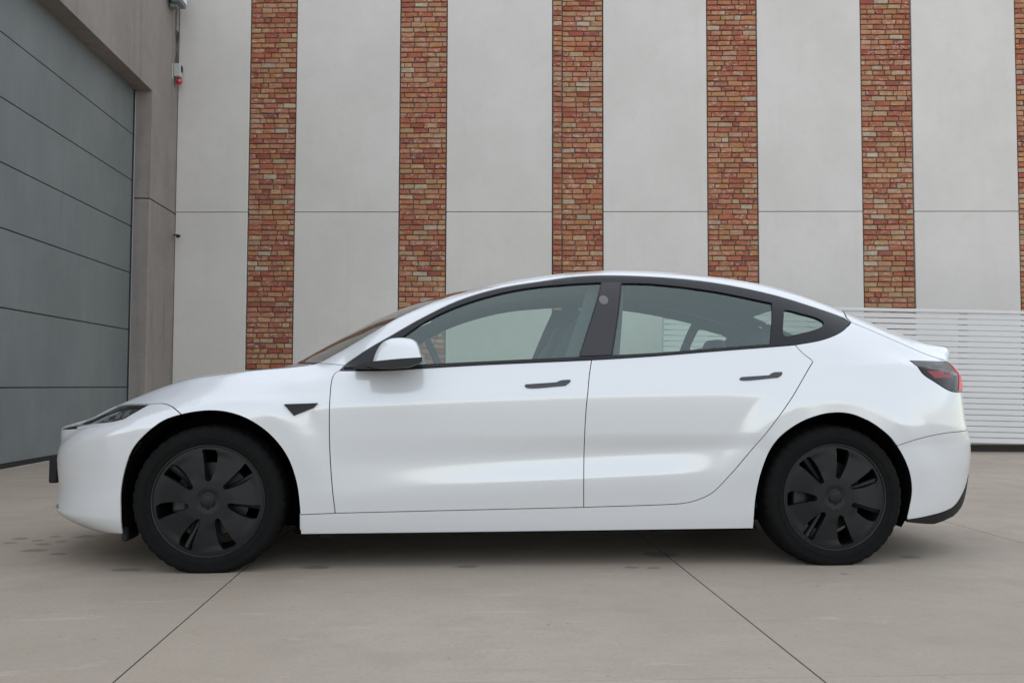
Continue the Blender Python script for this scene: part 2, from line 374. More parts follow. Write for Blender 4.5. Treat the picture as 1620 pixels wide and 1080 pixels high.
# ------------------------------------------------------------------ fittings in the corner
fl = tag(empty('floodlight', (LX, 13.62, 6.36)), 'grey floodlight with pale pane high on the concrete wall above the conduits', 'lamp')
bm = bmesh.new(); add_box(bm, (.06, -.16, 0.0), (.20, .16, .30)); link('housing', bm_mesh('housing', bm, bevel=.02, seg=2), M['lampgrey'], fl)
box('glass_pane', (.201, -.13, .05), (.212, .13, .27), M['pane'], fl, .002); box('bracket', (0, -.05, .06), (.07, .05, .16), M['lampgrey'], fl, .006)
box('junction_box', (.03, -.07, -.05), (.13, .06, .0), M['lampgrey'], fl, .006)
al = tag(empty('alarm_sounder', (LX, 13.93, 5.42)), 'small white alarm box with a red dome under conduits', 'alarm')
box('casing', (0, -.06, -.03), (.10, .09, .17), M['white'], al, .01); box('display', (.101, -.02, .06), (.106, .06, .15), M['seal'], al, .002)
box('cover_plate', (0, -.125, -.09), (.010, -.085, .15), M['white'], al, .004)
bm = bmesh.new(); bmesh.ops.create_uvsphere(bm, u_segments=20, v_segments=12, radius=.050); 
for v in bm.verts: v.co = Vector((v.co.x*.95+.07, v.co.y, v.co.z-.09))
link('red_dome', bm_mesh('red_dome', bm, smooth=True), M['redlamp'], al)
for k, dy in enumerate((0, .055)):
    tag(tube('conduit_pipe', [(LX+.022, 13.93+dy, 5.59), (LX+.022, 13.93+dy+.004, 6.1), (LX+.022, 13.93+dy, 7.3)], .013, M['pipe']), ['grey conduit running down to the alarm box, nearer the door', 'grey conduit running down to the alarm box, nearer the corner'][k], 'pipe', 'conduits above the alarm')
sc_ = tag(empty('security_camera', (LX, 13.99, 3.05)), 'tiny dark camera on a stub bracket at the wall corner', 'camera')
tube('bracket', [(0, 0, 0), (.06, 0, .0), (.09, -.01, -.01)], .010, M['plast'], sc_); box('mount_plate', (0, -.035, -.03), (.012, .03, .04), M['pipe'], sc_, .003)
tube('camera_body', [(.09, .02, -.012), (.10, -.07, -.03)], [.024, .026], M['plast'], sc_, 14)

# ---- car body surface: half width W(x, z) in the car's own metres (x rearwards from front axle, z up) ----
class Pchip:
    def __init__(s, pts):
        pts = sorted(pts)
        s.x = np.array([p[0] for p in pts], float); s.y = np.array([p[1] for p in pts], float)
        h = np.diff(s.x); d = np.diff(s.y)/h
        m = np.zeros_like(s.y); m[0] = d[0]; m[-1] = d[-1]
        for i in range(1, len(m)-1):
            if d[i-1]*d[i] > 0:
                w1 = 2*h[i]+h[i-1]; w2 = h[i]+2*h[i-1]
                m[i] = (w1+w2)/(w1/d[i-1]+w2/d[i])
        s.m = m
    def __call__(s, x):
        x = np.clip(np.asarray(x, float), s.x[0], s.x[-1])
        i = np.clip(np.searchsorted(s.x, x, side='right')-1, 0, len(s.x)-2)
        h = s.x[i+1]-s.x[i]; t = (x-s.x[i])/h
        return ((1+2*t)*(1-t)**2*s.y[i] + t*(1-t)**2*h*s.m[i] + t*t*(3-2*t)*s.y[i+1] + t*t*(t-1)*h*s.m[i+1])

def smin(a, b, k):
    h = np.clip(.5+.5*(b-a)/k, 0, 1)
    return b*(1-h)+a*h-k*h*(1-h)

ZT = Pchip([(-.90,.612),(-.87,.617),(-.8,.632),(-.70,.654),(-.63,.675),(-.53,.722),(-.42,.768),(-.29,.818),(-.16,.856),(0,.882),(.13,.899),
            (.346,.920),(.438,.934),(.531,.981),(.679,1.071),(.828,1.163),(1.028,1.254),(1.23,1.318),(1.435,1.366),(1.64,1.397),
            (1.934,1.418),(2.195,1.411),(2.408,1.392),(2.663,1.354),(2.834,1.312),(2.995,1.255),(3.115,1.206),(3.29,1.139),
            (3.35,1.120),(3.494,1.075),(3.554,1.062),(3.635,1.052),(3.85,1.045)])
WT = Pchip([(-.9,.74),(-.5,.73),(-.2,.71),(0,.70),(.35,.70),(.44,.695),(.53,.685),(.68,.665),(.83,.64),(1.03,.61),(1.23,.585),(1.44,.565),
            (1.64,.552),(1.93,.545),(2.2,.545),(2.4,.548),(2.66,.555),(2.83,.56),(3.0,.57),(3.3,.585),(3.5,.60),(3.85,.61)])
# upper edge of the dark window surround
ZD = Pchip([(-.9,.50),(-.5,.70),(-.29,.782),(0,.848),(.13,.867),(.35,.885),(.45,.893),(.584,.930),(.679,.997),(.796,1.067),(.931,1.147),
            (1.126,1.241),(1.322,1.302),(1.52,1.337),(1.805,1.371),(2.057,1.368),(2.365,1.344),(2.675,1.287),(2.882,1.230),(3.0,1.19),(3.12,1.150),(3.3,1.085),(3.5,1.015),(3.64,.985),(3.85,.97)])
WD = Pchip([(-.9,.80),(-.5,.79),(0,.775),(.35,.785),(.45,.80),(.57,.815),(.68,.795),(.8,.775),(.93,.755),(1.13,.728),(1.32,.705),(1.52,.685),
            (1.8,.667),(2.06,.662),(2.37,.664),(2.68,.675),(2.88,.685),(3.0,.69),(3.3,.70),(3.85,.70)])
ZB = Pchip([(-.9,.46),(-.5,.66),(-.29,.73),(0,.79),(.3,.84),(.5,.878),(.568,.893),(.779,.900),(1.215,.928),(1.73,.955),(2.295,1.0),(2.6,1.018),(2.85,1.03),(3.1,1.005),(3.3,.97),(3.6,.935),(3.85,.92)])
WB = Pchip([(-.9,.875),(-.3,.87),(0,.865),(.3,.872),(.57,.876),(1.2,.876),(2.3,.870),(2.7,.858),(3.0,.845),(3.4,.82),(3.85,.80)])
ZS = Pchip([(-.9,.44),(-.5,.64),(-.2,.70),(.1,.73),(.53,.745),(1.72,.794),(2.56,.816),(2.9,.84),(3.3,.86),(3.85,.85)])
ZC = Pchip([(-.9,.33),(.4,.35),(.667,.365),(2.333,.439),(2.6,.45),(3.85,.45)])
KC = Pchip([(-.9,0),(.46,0),(.62,.14),(1.1,.52),(1.69,.90),(2.02,.86),(2.3,.28),(2.46,0),(3.9,0)])   # how strong the low door crease is
ZL = Pchip([(-.9,.25),(.4,.25),(.56,.256),(1.69,.275),(2.13,.286),(2.4,.29),(3.9,.29)])
XF = Pchip([(.05,-.45),(.10,-.52),(.14,-.62),(.162,-.73),(.185,-.795),(.21,-.845),(.238,-.875),(.27,-.872),(.35,-.858),(.45,-.866),(.55,-.881),(.595,-.886),(.615,-.884),(.64,-.858),(.66,-.79),(.70,-.72),(.75,-.61),(.80,-.48),(.86,-.30),(.9,-.2),(1.5,-.2)])
XR = Pchip([(.05,3.40),(.12,3.48),(.15,3.58),(.168,3.67),(.19,3.745),(.254,3.80),(.4,3.83),(.5,3.845),(.545,3.845),(.60,3.826),(.69,3.804),(.815,3.795),(.90,3.797),(.965,3.801),(.985,3.810),(1.02,3.832),(1.045,3.838),(1.5,3.838)])
KW = Pchip([(-.9,.05),(-.35,.05),(0,.08),(.25,.06),(.62,.016),(2.25,.016),(2.6,.06),(2.95,.26),(3.9,.30)])   # breadth of the shoulder crease
XA, XB, NE = -.05, 3.02, 2.7
ARCHES = ((.018, .327, .390), (2.874, .325, .387))

def halfwidth(x, z):
    """side section only, before the nose and tail round off"""
    x0, z0 = np.asarray(x, float), np.asarray(z, float)
    x, z = x0, z0
    for cx, cz, r in ARCHES:      # inside the arch flange the skin stands upright: it keeps the width it has at the flange's outer edge
        q = np.hypot(x0-cx, z0-cz)+1e-9; up = np.clip((z0-cz+.02)/.22, 0, 1); up = up*up*(3-2*up)
        k = np.where(q < r+.052, 1+((r+.052)/q-1)*up*(.25 if cx < 1 else 1.), 1.); k = np.where(q > r*.6, k, 1.)
        x = np.where(k > 1, cx+(x0-cx)*k, x); z = np.where(k > 1, cz+(z0-cz)*k, z)
    zt, zd, zb, zs, zc, kc, zl = ZT(x), ZD(x), ZB(x), ZS(x), ZC(x), KC(x), ZL(x)
    zd = np.minimum(zd, zt-.022); zb = np.minimum(zb, zd-.035); kw = KW(x); z6 = np.minimum(zs+.3*kw, zb-.04); z5 = np.minimum(zs-.7*kw, z6-kw*.6)
    z7 = z6+np.clip(.42*(zb-z6), .01, .06); z4 = np.minimum(.62, z5-.05); z3 = np.minimum(zc+.10, z4-.05); z2 = np.minimum(zc, z3-.04); z1 = np.minimum(zl, z2-.04)
    wt, wd, wb = WT(x), WD(x), WB(x)
    one = np.ones_like(zt)
    zz = np.stack([.05*one, .165*one, z1, z2, z3, z4, z5, z6, z7, zb, zd, zt, zt+.05])
    base = .925; w6 = base-.25*kw*.5-.0*one; w7 = w6+(wb-w6)*(z7-z6)/(zb-z6)*.93
    ww = np.stack([.80*one, .872*one, .893*one, (.905*one+.007*kc), .908*one-.012*kc, .920*one-.002*kc, base*one, w6, w7, wb, wd, wt, wt-.30])
    # pchip in z, per column
    h = np.diff(zz, axis=0); d = np.diff(ww, axis=0)/h
    m = np.zeros_like(ww); m[0] = d[0]; m[-1] = d[-1]
    for i in range(1, 12):
        same = d[i-1]*d[i] > 0
        w1 = 2*h[i]+h[i-1]; w2 = h[i]+2*h[i-1]
        with np.errstate(divide='ignore', invalid='ignore'):
            v = (w1+w2)/(w1/d[i-1]+w2/d[i])
        m[i] = np.where(same, v, 0)
    # sharpen the low crease: slopes meet at an angle there
    out = np.array(ww[0]); zc_ = np.clip(z, zz[0], zz[-1])
    for i in range(12):
        t = np.clip((zc_-zz[i])/h[i], 0, 1)
        mi = np.minimum(m[i], 1.35*d[i]*np.clip(kc, 0, 1)) if i == 3 else m[i]
        v = (1+2*t)*(1-t)**2*ww[i]+t*(1-t)**2*h[i]*mi+t*t*(3-2*t)*ww[i+1]+t*t*(t-1)*h[i]*m[i+1]
        out = np.where((zc_ >= zz[i]), v, out)
    # swollen wheel arches with an upright flange round the opening
    for cx, cz, r in ARCHES:
        q = np.hypot(x0-cx, z0-cz)
        f = np.clip(1-(q-r-.055)/.14, 0, 1); f = np.where(q < r+.055, 1, f*f*(3-2*f))
        up = np.clip((z0-cz+.05)/.25, 0, 1); up = up*up*(3-2*up)
        out = out+.014*f*up
    return out

def efac(x, z):
    xf, xr = XF(z), XR(z)
    t = np.clip((XA-x)/(XA-xf), 0, 1); e = (1-t**NE)**(1/NE)
    t2 = np.clip((x-XB)/(xr-XB), 0, 1); e2 = (1-t2**NE)**(1/NE)
    return e*e2
def W(x, z):
    return halfwidth(x, z)*efac(x, z)

LF, LR = 1.45, 1.45      # chart lengths of nose and tail
def xz2s(x, z):
    x = np.asarray(x, float); z = np.asarray(z, float)
    t = np.clip((XA-x)/(XA-XF(z)), 0, 1); t2 = np.clip((x-XB)/(XR(z)-XB), 0, 1)
    s = np.where(x < XA, XA-LF*np.arcsin(t**(NE/2))/(math.pi/2), np.where(x > XB, XB+LR*np.arcsin(t2**(NE/2))/(math.pi/2), x))
    return s
def sz2P(s, z):
    """chart -> point on the near (y<0) side; beyond the centre line it carries on round the far side"""
    s = np.asarray(s, float); z = np.asarray(z, float)
    sg = np.where((s < XA-LF) | (s > XB+LR), -1., 1.)
    s = np.where(s < XA-LF, 2*(XA-LF)-s, np.where(s > XB+LR, 2*(XB+LR)-s, s))
    ph = np.clip((XA-s)/LF, 0, 1)*math.pi/2; ph2 = np.clip((s-XB)/LR, 0, 1)*math.pi/2
    x = np.where(s < XA, XA-(XA-XF(z))*np.sin(ph)**(2/NE), np.where(s > XB, XB+(XR(z)-XB)*np.sin(ph2)**(2/NE), s))
    e = np.maximum(np.cos(ph), 0)**(2/NE)*np.maximum(np.cos(ph2), 0)**(2/NE)
    return np.stack([x, -halfwidth(x, z)*e*sg, z], -1)
def sz2N(s, z, ds=.006, dz=.004):
    a = sz2P(s+ds, z)-sz2P(s-ds, z); b = sz2P(s, z+dz)-sz2P(s, z-dz)
    n = np.cross(a, b); n /= np.linalg.norm(n, axis=-1, keepdims=True)+1e-12
    return n
# ------------------------------------------------------------------ the car
CAR_YAW = R(1.2)
car_o = Vector((-1.095, 4.26, 0))+Vector((-math.sin(CAR_YAW), math.cos(CAR_YAW), 0))*.89
car = tag(empty('parked_car', car_o, CAR_YAW), 'white four-door fastback saloon with black wheel covers parked on the concrete', 'car')
CV = {
    'door_front': [(0.567, 0.8987), (0.5501, 0.8861), (0.5407, 0.8673), (0.535, 0.83), (0.5334, 0.7732), (0.5331, 0.6401), (0.5378, 0.5062), (0.5481, 0.3736), (0.5613, 0.2581)],
    'sill_a': [(0.4075, 0.2523), (0.5613, 0.2581)],
    'sill_b': [(0.5613, 0.2581), (1.0997, 0.2669), (1.6904, 0.2764)],
    'sill_c': [(1.6904, 0.2764), (2.0645, 0.286), (2.1539, 0.2913), (2.2134, 0.3036), (2.2903, 0.3386), (2.3718, 0.4196), (2.4624, 0.5255), (2.5519, 0.6316), (2.6663, 0.7827), (2.7666, 0.9215), (2.7895, 0.9503)],
    'door_rear_top': [(2.7895, 0.9503), (2.7819, 0.9623), (2.7524, 0.9864), (2.73, 1.0106), (2.7151, 1.0317)],
    'door_gap': [(1.7306, 0.9539), (1.7205, 0.9074), (1.712, 0.8575), (1.6986, 0.7471), (1.6918, 0.639), (1.6906, 0.5025), (1.6876, 0.3947), (1.6904, 0.2764)],
    'belt_f': [(0.5671, 0.8981), (0.7787, 0.9007), (0.98, 0.9133), (1.2151, 0.9279), (1.4759, 0.941), (1.7306, 0.9539)],
    'belt_r': [(1.7306, 0.9539), (1.829, 0.9598), (2.0542, 0.976), (2.2994, 0.997), (2.5325, 1.0162), (2.7151, 1.0317)],
    'belt_q': [(2.7151, 1.0317), (2.8577, 1.0584), (2.9683, 1.0989), (3.0569, 1.1534)],
    'dlo_top': [(3.0569, 1.1534), (3.0229, 1.1776), (2.8712, 1.2304), (2.6707, 1.2906), (2.3661, 1.3492), (2.0597, 1.3736), (1.8048, 1.3758), (1.6537, 1.3643), (1.5182, 1.341), (1.3194, 1.3045), (1.1241, 1.2432), (0.9329, 1.1468), (0.8012, 1.0677), (0.689, 0.9995), (0.5983, 0.9353), (0.5879, 0.9248)],
    'dlo_front': [(0.5879, 0.9248), (0.5671, 0.8981)],
    'glass_f_top': [(0.8434, 1.055), (0.9593, 1.1366), (1.0987, 1.2063), (1.2761, 1.2666), (1.4564, 1.307), (1.6741, 1.3298), (1.8059, 1.3378)],
    'glass_f_back': [(1.8059, 1.3378), (1.6705, 0.9703)],
    'glass_f_low': [(1.6705, 0.9703), (1.4551, 0.9593), (1.1657, 0.9438), (0.8211, 0.9251)],
    'glass_f_front': [(0.8211, 0.9251), (0.8434, 1.055)],
    'glass_r_top': [(1.9105, 1.3359), (2.0491, 1.3355), (2.3511, 1.3034), (2.652, 1.2456)],
    'glass_r_back': [(2.652, 1.2456), (2.5891, 1.0255)],
    'glass_r_low': [(2.5891, 1.0255), (2.2984, 1.0066), (2.0557, 0.9925), (1.8334, 0.9793)],
    'glass_r_front': [(1.8334, 0.9793), (1.9105, 1.3359)],
    'glass_q': [(2.7012, 1.2018), (2.7127, 1.2087), (2.7913, 1.1922), (2.8715, 1.1693), (2.8945, 1.15), (2.8794, 1.13), (2.8182, 1.1065), (2.7395, 1.0881), (2.677, 1.0766), (2.6691, 1.0843)],
    'pillar': [(1.8115, 1.3358), (1.9014, 1.3375), (1.8243, 0.9777), (1.6752, 0.9709)],
    'arch_f': [(-0.3842, 0.1661), (-0.3832, 0.2746), (-0.3806, 0.3691), (-0.3592, 0.4635), (-0.3241, 0.5481), (-0.2669, 0.6136), (-0.1932, 0.6719), (-0.1129, 0.701), (-0.0041, 0.7181), (0.0878, 0.7116), (0.1807, 0.6793), (0.273, 0.6136), (0.3469, 0.5196), (0.3882, 0.406), (0.4037, 0.2919), (0.4062, 0.1631)],
    'arch_r': [(2.4952, 0.1697), (2.501, 0.3172), (2.5274, 0.4532), (2.5861, 0.5779), (2.6808, 0.6552), (2.7776, 0.6967), (2.8655, 0.7123), (2.9514, 0.7059), (3.0464, 0.6659), (3.1324, 0.6034), (3.1745, 0.5568), (3.2073, 0.5133), (3.251, 0.418), (3.2656, 0.3322), (3.2559, 0.2578), (3.2461, 0.2055)],
    'sill_low': [(0.407, 0.1622), (1.4196, 0.1652), (2.4952, 0.1697)],
    'bump_gap_f': [(-0.2798, 0.7442), (-0.21, 0.7476), (-0.164, 0.7371), (-0.1327, 0.7187), (-0.1129, 0.701)],
    'lamp_top': [(-0.7559, 0.6189), (-0.8515, 0.6419), (-0.7189, 0.6786), (-0.6779, 0.7125), (-0.4522, 0.7365), (-0.2798, 0.7442)],
    'lamp_low': [(-0.2798, 0.7442), (-0.3375, 0.7073), (-0.3971, 0.6729), (-0.4637, 0.6501), (-0.5636, 0.6373), (-0.7559, 0.6189)],
    'bump_gap_r': [(3.1731, 0.5808), (3.3166, 0.5983), (3.4532, 0.6123), (3.8051, 0.6177)],
    'trunk_gap': [(3.0569, 1.1534), (3.1579, 1.1095), (3.28, 1.0587), (3.4404, 0.9981), (3.5668, 0.9691)],
    'tail_lamp': [(3.2966, 0.9611), (3.7061, 0.9666), (3.6922, 0.9446), (3.7379, 0.8746), (3.732, 0.8157), (3.7599, 0.8093), (3.4917, 0.8233), (3.7928, 0.8665), (3.3481, 0.8992)],
    'tail_bar': [(3.6919, 0.944), (3.6891, 0.9375), (3.7387, 0.8229), (3.5423, 0.8233)],
    'tail_red': [(3.7975, 0.9257), (3.77, 0.9212), (3.7743, 0.8833), (3.793, 0.8841)],
    'diffuser': [(3.2511, 0.2041), (3.3608, 0.2162), (3.5423, 0.2518), (3.6217, 0.3107), (3.7084, 0.3888)],
    'handle_f': [(1.414, 0.8322), (1.4189, 0.8389), (1.5599, 0.8487), (1.5837, 0.8581), (1.6264, 0.8612), (1.6259, 0.8516), (1.6013, 0.8329), (1.4234, 0.823)],
    'handle_r': [(2.4232, 0.8692), (2.4337, 0.8766), (2.5664, 0.8858), (2.5874, 0.8984), (2.6319, 0.9016), (2.6302, 0.8891), (2.6091, 0.8747), (2.4273, 0.8624)],
    'badge': [(0.3323, 0.7446), (0.4822, 0.7513), (0.4643, 0.7307), (0.3775, 0.6949)],
    'roof_gap': [(3.0804, 1.2102), (3.0223, 1.1773)],
    'apillar': [(0.461, 0.9362), (0.5879, 0.9248)],
}
# ends that turn away from the eye, set by plan shape
CV['lamp_top'] = [(-.835, .613), (-.76, .631), (-.69, .652), (-.62, .681), (-.53, .7235), (-.452, .7375), (-.36, .742), (-.2787, .7442)]
CV['lamp_low'] = [(-.2787, .7442), (-.3357, .7075), (-.3935, .6733), (-.4613, .6504), (-.5661, .637), (-.70, .6225), (-.835, .613)]
CV['trunk_gap'] = [(3.0569, 1.1534), (3.158, 1.1095), (3.2816, 1.0589), (3.4512, .9989), (3.598, .9708)]
CV['tail_lamp'] = [(3.3007, .9613), (3.46, .9605), (3.598, .9600), (3.695, .955), (3.708, .88), (3.712, .81), (3.60, .8085), (3.53, .8125), (3.484, .8233), (3.4013, .8614), (3.3381, .8989)]
CV['tail_bar'] = [(3.650, .945), (3.690, .945), (3.668, .818), (3.590, .818)]
CV['tail_red'] = [(3.3644, .9108), (3.54, .9133), (3.545, .8781), (3.4074, .8766)]
CV['bump_gap_r'] = [(3.1755, .5806), (3.3138, .5986), (3.4543, .6122), (3.56, .6165), (3.66, .6175), (3.73, .618)]
CV['diffuser'] = [(3.2509, .2041), (3.3605, .2163), (3.5417, .2519), (3.6228, .3105), (3.7096, .3886)]

def smooth(pts, step=.012):
    """Catmull-Rom through the points"""
    p = np.array(pts, float)
    if len(p) == 2:
        n = max(2, int(np.hypot(*(p[1]-p[0]))/step)+1); return [tuple(p[0]+(p[1]-p[0])*i/(n-1)) for i in range(n)]
    q = np.vstack([2*p[0]-p[1], p, 2*p[-1]-p[-2]]); out = []
    for i in range(1, len(q)-2):
        a, b, c, d = q[i-1], q[i], q[i+1], q[i+2]; L = np.hypot(*(c-b)); n = max(2, int(L/step)+1)
        t0 = 0; t1 = t0+max(np.hypot(*(b-a)), 1e-6)**.5; t2 = t1+max(L, 1e-6)**.5; t3 = t2+max(np.hypot(*(d-c)), 1e-6)**.5
        for k in range(n):
            t = t1+(t2-t1)*k/n
            A1 = (t1-t)/(t1-t0)*a+(t-t0)/(t1-t0)*b; A2 = (t2-t)/(t2-t1)*b+(t-t1)/(t2-t1)*c; A3 = (t3-t)/(t3-t2)*c+(t-t2)/(t3-t2)*d
            B1 = (t2-t)/(t2-t0)*A1+(t-t0)/(t2-t0)*A2; B2 = (t3-t)/(t3-t1)*A2+(t-t1)/(t3-t1)*A3
            out.append(tuple((t2-t)/(t2-t1)*B1+(t-t1)/(t2-t1)*B2))
    out.append(tuple(p[-1])); return out
def joinp(*segs):
    """chain of (x, z) segments -> closed outline"""
    out = []
    for s in segs:
        for q in s:
            if not out or math.hypot(q[0]-out[-1][0], q[1]-out[-1][1]) > .0015: out.append(q)
    if math.hypot(out[0][0]-out[-1][0], out[0][1]-out[-1][1]) < .0015: out.pop()
    return out
def S(n): return smooth(CV[n])
def rev(p): return p[::-1]
def tline(x0, x1, dz=0., step=.02):
    n = max(2, int(abs(x1-x0)/step)+1); return [(x, float(ZT(x))+dz) for x in np.linspace(x0, x1, n)]
def sub(p, x0, x1):
    return [q for q in p if min(x0, x1)-1e-6 <= q[0] <= max(x0, x1)+1e-6]
S_NOSE, S_TAIL = XA-LF, XB+LR

def to_chart(poly): a = np.array(poly, float); return np.stack([xz2s(a[:, 0], a[:, 1]), a[:, 1]], -1)
def inside(pts, poly):
    x, y = pts[:, 0][:, None], pts[:, 1][:, None]; a = poly; b = np.roll(poly, -1, 0)
    c = ((a[:, 1] > y) != (b[:, 1] > y)) & (x < (b[:, 0]-a[:, 0])*(y-a[:, 1])/(b[:, 1]-a[:, 1]+1e-15)+a[:, 0])
    return c.sum(1) % 2 == 1
def segdist(pts, poly):
    a = poly; d = np.roll(poly, -1, 0)-a; out = np.full(len(pts), 9.)
    for i in range(len(a)):
        L = d[i]@d[i]+1e-15; t = np.clip(((pts-a[i])@d[i])/L, 0, 1); q = pts-(a[i]+t[:, None]*d[i]); out = np.minimum(out, np.hypot(q[:, 0], q[:, 1]))
    return out
def area2(p): q = np.roll(p, -1, 0); return float((p[:, 0]*q[:, 1]-q[:, 0]*p[:, 1]).sum()/2)
def resample(p, step):
    out = []
    for a, b in zip(p, np.roll(p, -1, 0)):
        n = max(1, int(math.ceil(np.hypot(*(b-a))/step)))
        for k in range(n): out.append(a+(b-a)*k/n)
    return np.array(out)
def inset(p, g):
    """shift a closed outline inwards by g (outwards when negative)"""
    if g == 0: return p
    if area2(p) < 0: p = p[::-1]
    e = np.roll(p, -1, 0)-p; e /= np.linalg.norm(e, axis=1, keepdims=True)+1e-12
    n = np.stack([-e[:, 1], e[:, 0]], -1); m = n+np.roll(n, 1, 0); L = np.linalg.norm(m, axis=1, keepdims=True); m /= L+1e-9
    k = 1/np.clip((m*n).sum(1), .5, 1)
    lock = (p[:, 0] <= S_NOSE+1e-4) | (p[:, 0] >= S_TAIL-1e-4)
    d = m*g*k[:, None]; d[lock, 0] = 0
    return p+d
def triangulate(loops, du, dv):
    """loops[0] outer, the rest holes, in a plane -> points, triangles, ranges of the loops"""
    pts, edges, rngs = [], [], []
    for lp in loops:
        n0 = len(pts); pts += [tuple(q) for q in lp]; n = len(lp); rngs.append((n0, n)); edges += [(n0+i, n0+(i+1) % n) for i in range(n)]
    o = loops[0]; lo, hi = o.min(0), o.max(0)
    gx = np.arange(lo[0]+du/2, hi[0], du); gy = np.arange(lo[1]+dv/2, hi[1], dv)
    if len(gx) and len(gy):
        G = np.stack(np.meshgrid(gx, gy), -1); G[1::2, :, 0] += du/2; G = G.reshape(-1, 2)
        ok = inside(G, o)
        for h in loops[1:]: ok &= ~inside(G, h)
        G = G[ok]
        if len(G):
            d = segdist(G, o)
            for h in loops[1:]: d = np.minimum(d, segdist(G, h))
            G = G[d > min(du, dv)*.6]; pts += [tuple(q) for q in G]
    r = delaunay_2d_cdt([Vector(q) for q in pts], edges, [], 0, 1e-7)
    V = np.array([tuple(v) for v in r[0]]); T = np.array([t for t in r[2] if len(t) == 3])
    c = V[T].mean(1); ok = inside(c, o)
    for h in loops[1:]: ok &= ~inside(c, h)
    T = T[ok]
    # output index of every input point
    inv = {}
    for k, src in enumerate(r[3]):
        for s_ in src: inv[s_] = k
    return V, T, [[inv[n0+i] for i in range(n)] for n0, n in rngs]

def panel(name, mat, parent, outer, holes=(), off=0., lip=.014, du=.022, dv=.016, gap=.002, both=False, chart=True, crown=None):
    """a sheet of the car's skin, cut along an outline in side view, with folded edges"""
    loops = [inset(resample(to_chart(outer), .016), gap)]+[inset(resample(to_chart(h), .016), -gap) for h in holes]
    V, T, L = triangulate(loops, du, dv)
    P = sz2P(V[:, 0], V[:, 1]); N = sz2N(V[:, 0], V[:, 1])
    if N[:, 1].mean() > 0 and not both: N = -N
    if both and (N[:, 1]*P[:, 1]).mean() < 0: N = -N
    P = P+N*off
    g = np.cross(P[T[:, 1]]-P[T[:, 0]], P[T[:, 2]]-P[T[:, 0]]); flip = (g*N[T].mean(1)).sum(1) < 0
    T[flip] = T[flip][:, ::-1]
    vs = [P]; ns = [N]; fs = [tuple(t) for t in T]; n0 = len(P)
    for loop, li in zip(L, range(len(L))):
        idx = np.array(loop); A = P[idx]; nn = N[idx]; t = np.roll(A, -1, 0)-np.roll(A, 1, 0); t /= np.linalg.norm(t, axis=1, keepdims=True)+1e-12
        out = np.cross(t, nn); cen = A.mean(0); 
        if ((A-cen)*out).sum() < 0: out = -out
        if li > 0: out = -out
        out /= np.linalg.norm(out, axis=1, keepdims=True)+1e-12
        k = len(idx); vs += [A, A-nn*lip]; ns += [out, out]
        for i in range(k):
            j = (i+1) % k
            if chart and all(V[idx[q], 0] <= S_NOSE+2e-3 or V[idx[q], 0] >= S_TAIL-2e-3 for q in (i, j)): continue
            fs.append((n0+i, n0+j, n0+k+j, n0+k+i))
        n0 += 2*k
    P = np.vstack(vs); N = np.vstack(ns)
    F = []
    for f in fs:
        a = P[list(f[:3])]; gg = np.cross(a[1]-a[0], a[2]-a[0]); F.append(tuple(f) if gg@N[list(f)].mean(0) >= 0 else tuple(f)[::-1])
    if both:
        n = len(P); P = np.vstack([P, P*[1, -1, 1]]); N = np.vstack([N, N*[1, -1, 1]]); F += [tuple(i+n for i in f)[::-1] for f in F]
    return link(name, mesh(name, P, F, N), mat, parent)
def mirror_copy(o, parent=None):
    """the same piece on the far side of the car"""
    c = o.copy(); COL.objects.link(c)
    if parent is None: c.parent = o.parent; c.scale = (o.scale[0], -o.scale[1], o.scale[2]); c.location = (o.location[0], -o.location[1], o.location[2])
    else: c.parent = parent
    for ch in list(o.children): mirror_copy(ch, c)
    return c
def both_sides(o): mirror_copy(o); return o

# --- outlines
arch_f, arch_r = S('arch_f'), S('arch_r')
iF = min(range(len(arch_f)), key=lambda i: math.hypot(arch_f[i][0]+.1116, arch_f[i][1]-.7011))
iR = min(range(len(arch_r)), key=lambda i: math.hypot(arch_r[i][0]-3.1755, arch_r[i][1]-.5567))
CV['bump_gap_r'][0] = (arch_r[iR][0], arch_r[iR][1]+.0); CV['bump_gap_r'][1] = (3.30, .590)
xt0 = -.884
nose_edge = [(float(XF(z)), z) for z in np.linspace(.145, .603, 30)]
fender = joinp(arch_f[iF:-1], [(.4068, .253)], S('sill_a'), rev(S('door_front')), rev(S('dlo_front')), [(.5881, .9247)], rev(smooth(CV['apillar'])), tline(.461, -.835, -.001), S('lamp_top'), S('bump_gap_f'))
fb_low = [(-.3845, .164), (-.50, .1585), (-.60, .151), (-.68, .147), (float(XF(.145)), .145)]
bumper_f = joinp(rev(arch_f[:iF+1]), smooth(fb_low[:-1]), [fb_low[-1]], nose_edge, tline(xt0, -.835, -.001), rev(S('lamp_low')), S('bump_gap_f'))
fr_door = joinp(rev(S('door_front')), S('belt_f'), S('door_gap'), rev(S('sill_b')))
re_door = joinp(S('belt_r'), rev(S('door_rear_top')), rev(S('sill_c')), rev(S('door_gap')))
lamp = joinp(S('lamp_top'), S('lamp_low'))
tail = joinp(smooth(CV['tail_lamp'][:4]), smooth(CV['tail_lamp'][3:6]), smooth(CV['tail_lamp'][5:7]), smooth(CV['tail_lamp'][6:]+CV['tail_lamp'][:1]))
lam_low = smooth(CV['tail_lamp'][6:]+CV['tail_lamp'][:1])
body_side = joinp([(.4065, .251), (.407, .1622)], S('sill_low'), arch_r[1:iR+1], smooth(CV['bump_gap_r']), [(3.712, .81)], lam_low, [(3.40, .9612), (3.598, .9615)], rev(S('trunk_gap')), rev(S('belt_q')),
                  rev(S('door_rear_top')), rev(S('sill_c')), rev(S('sill_b')), rev(S('sill_a')))
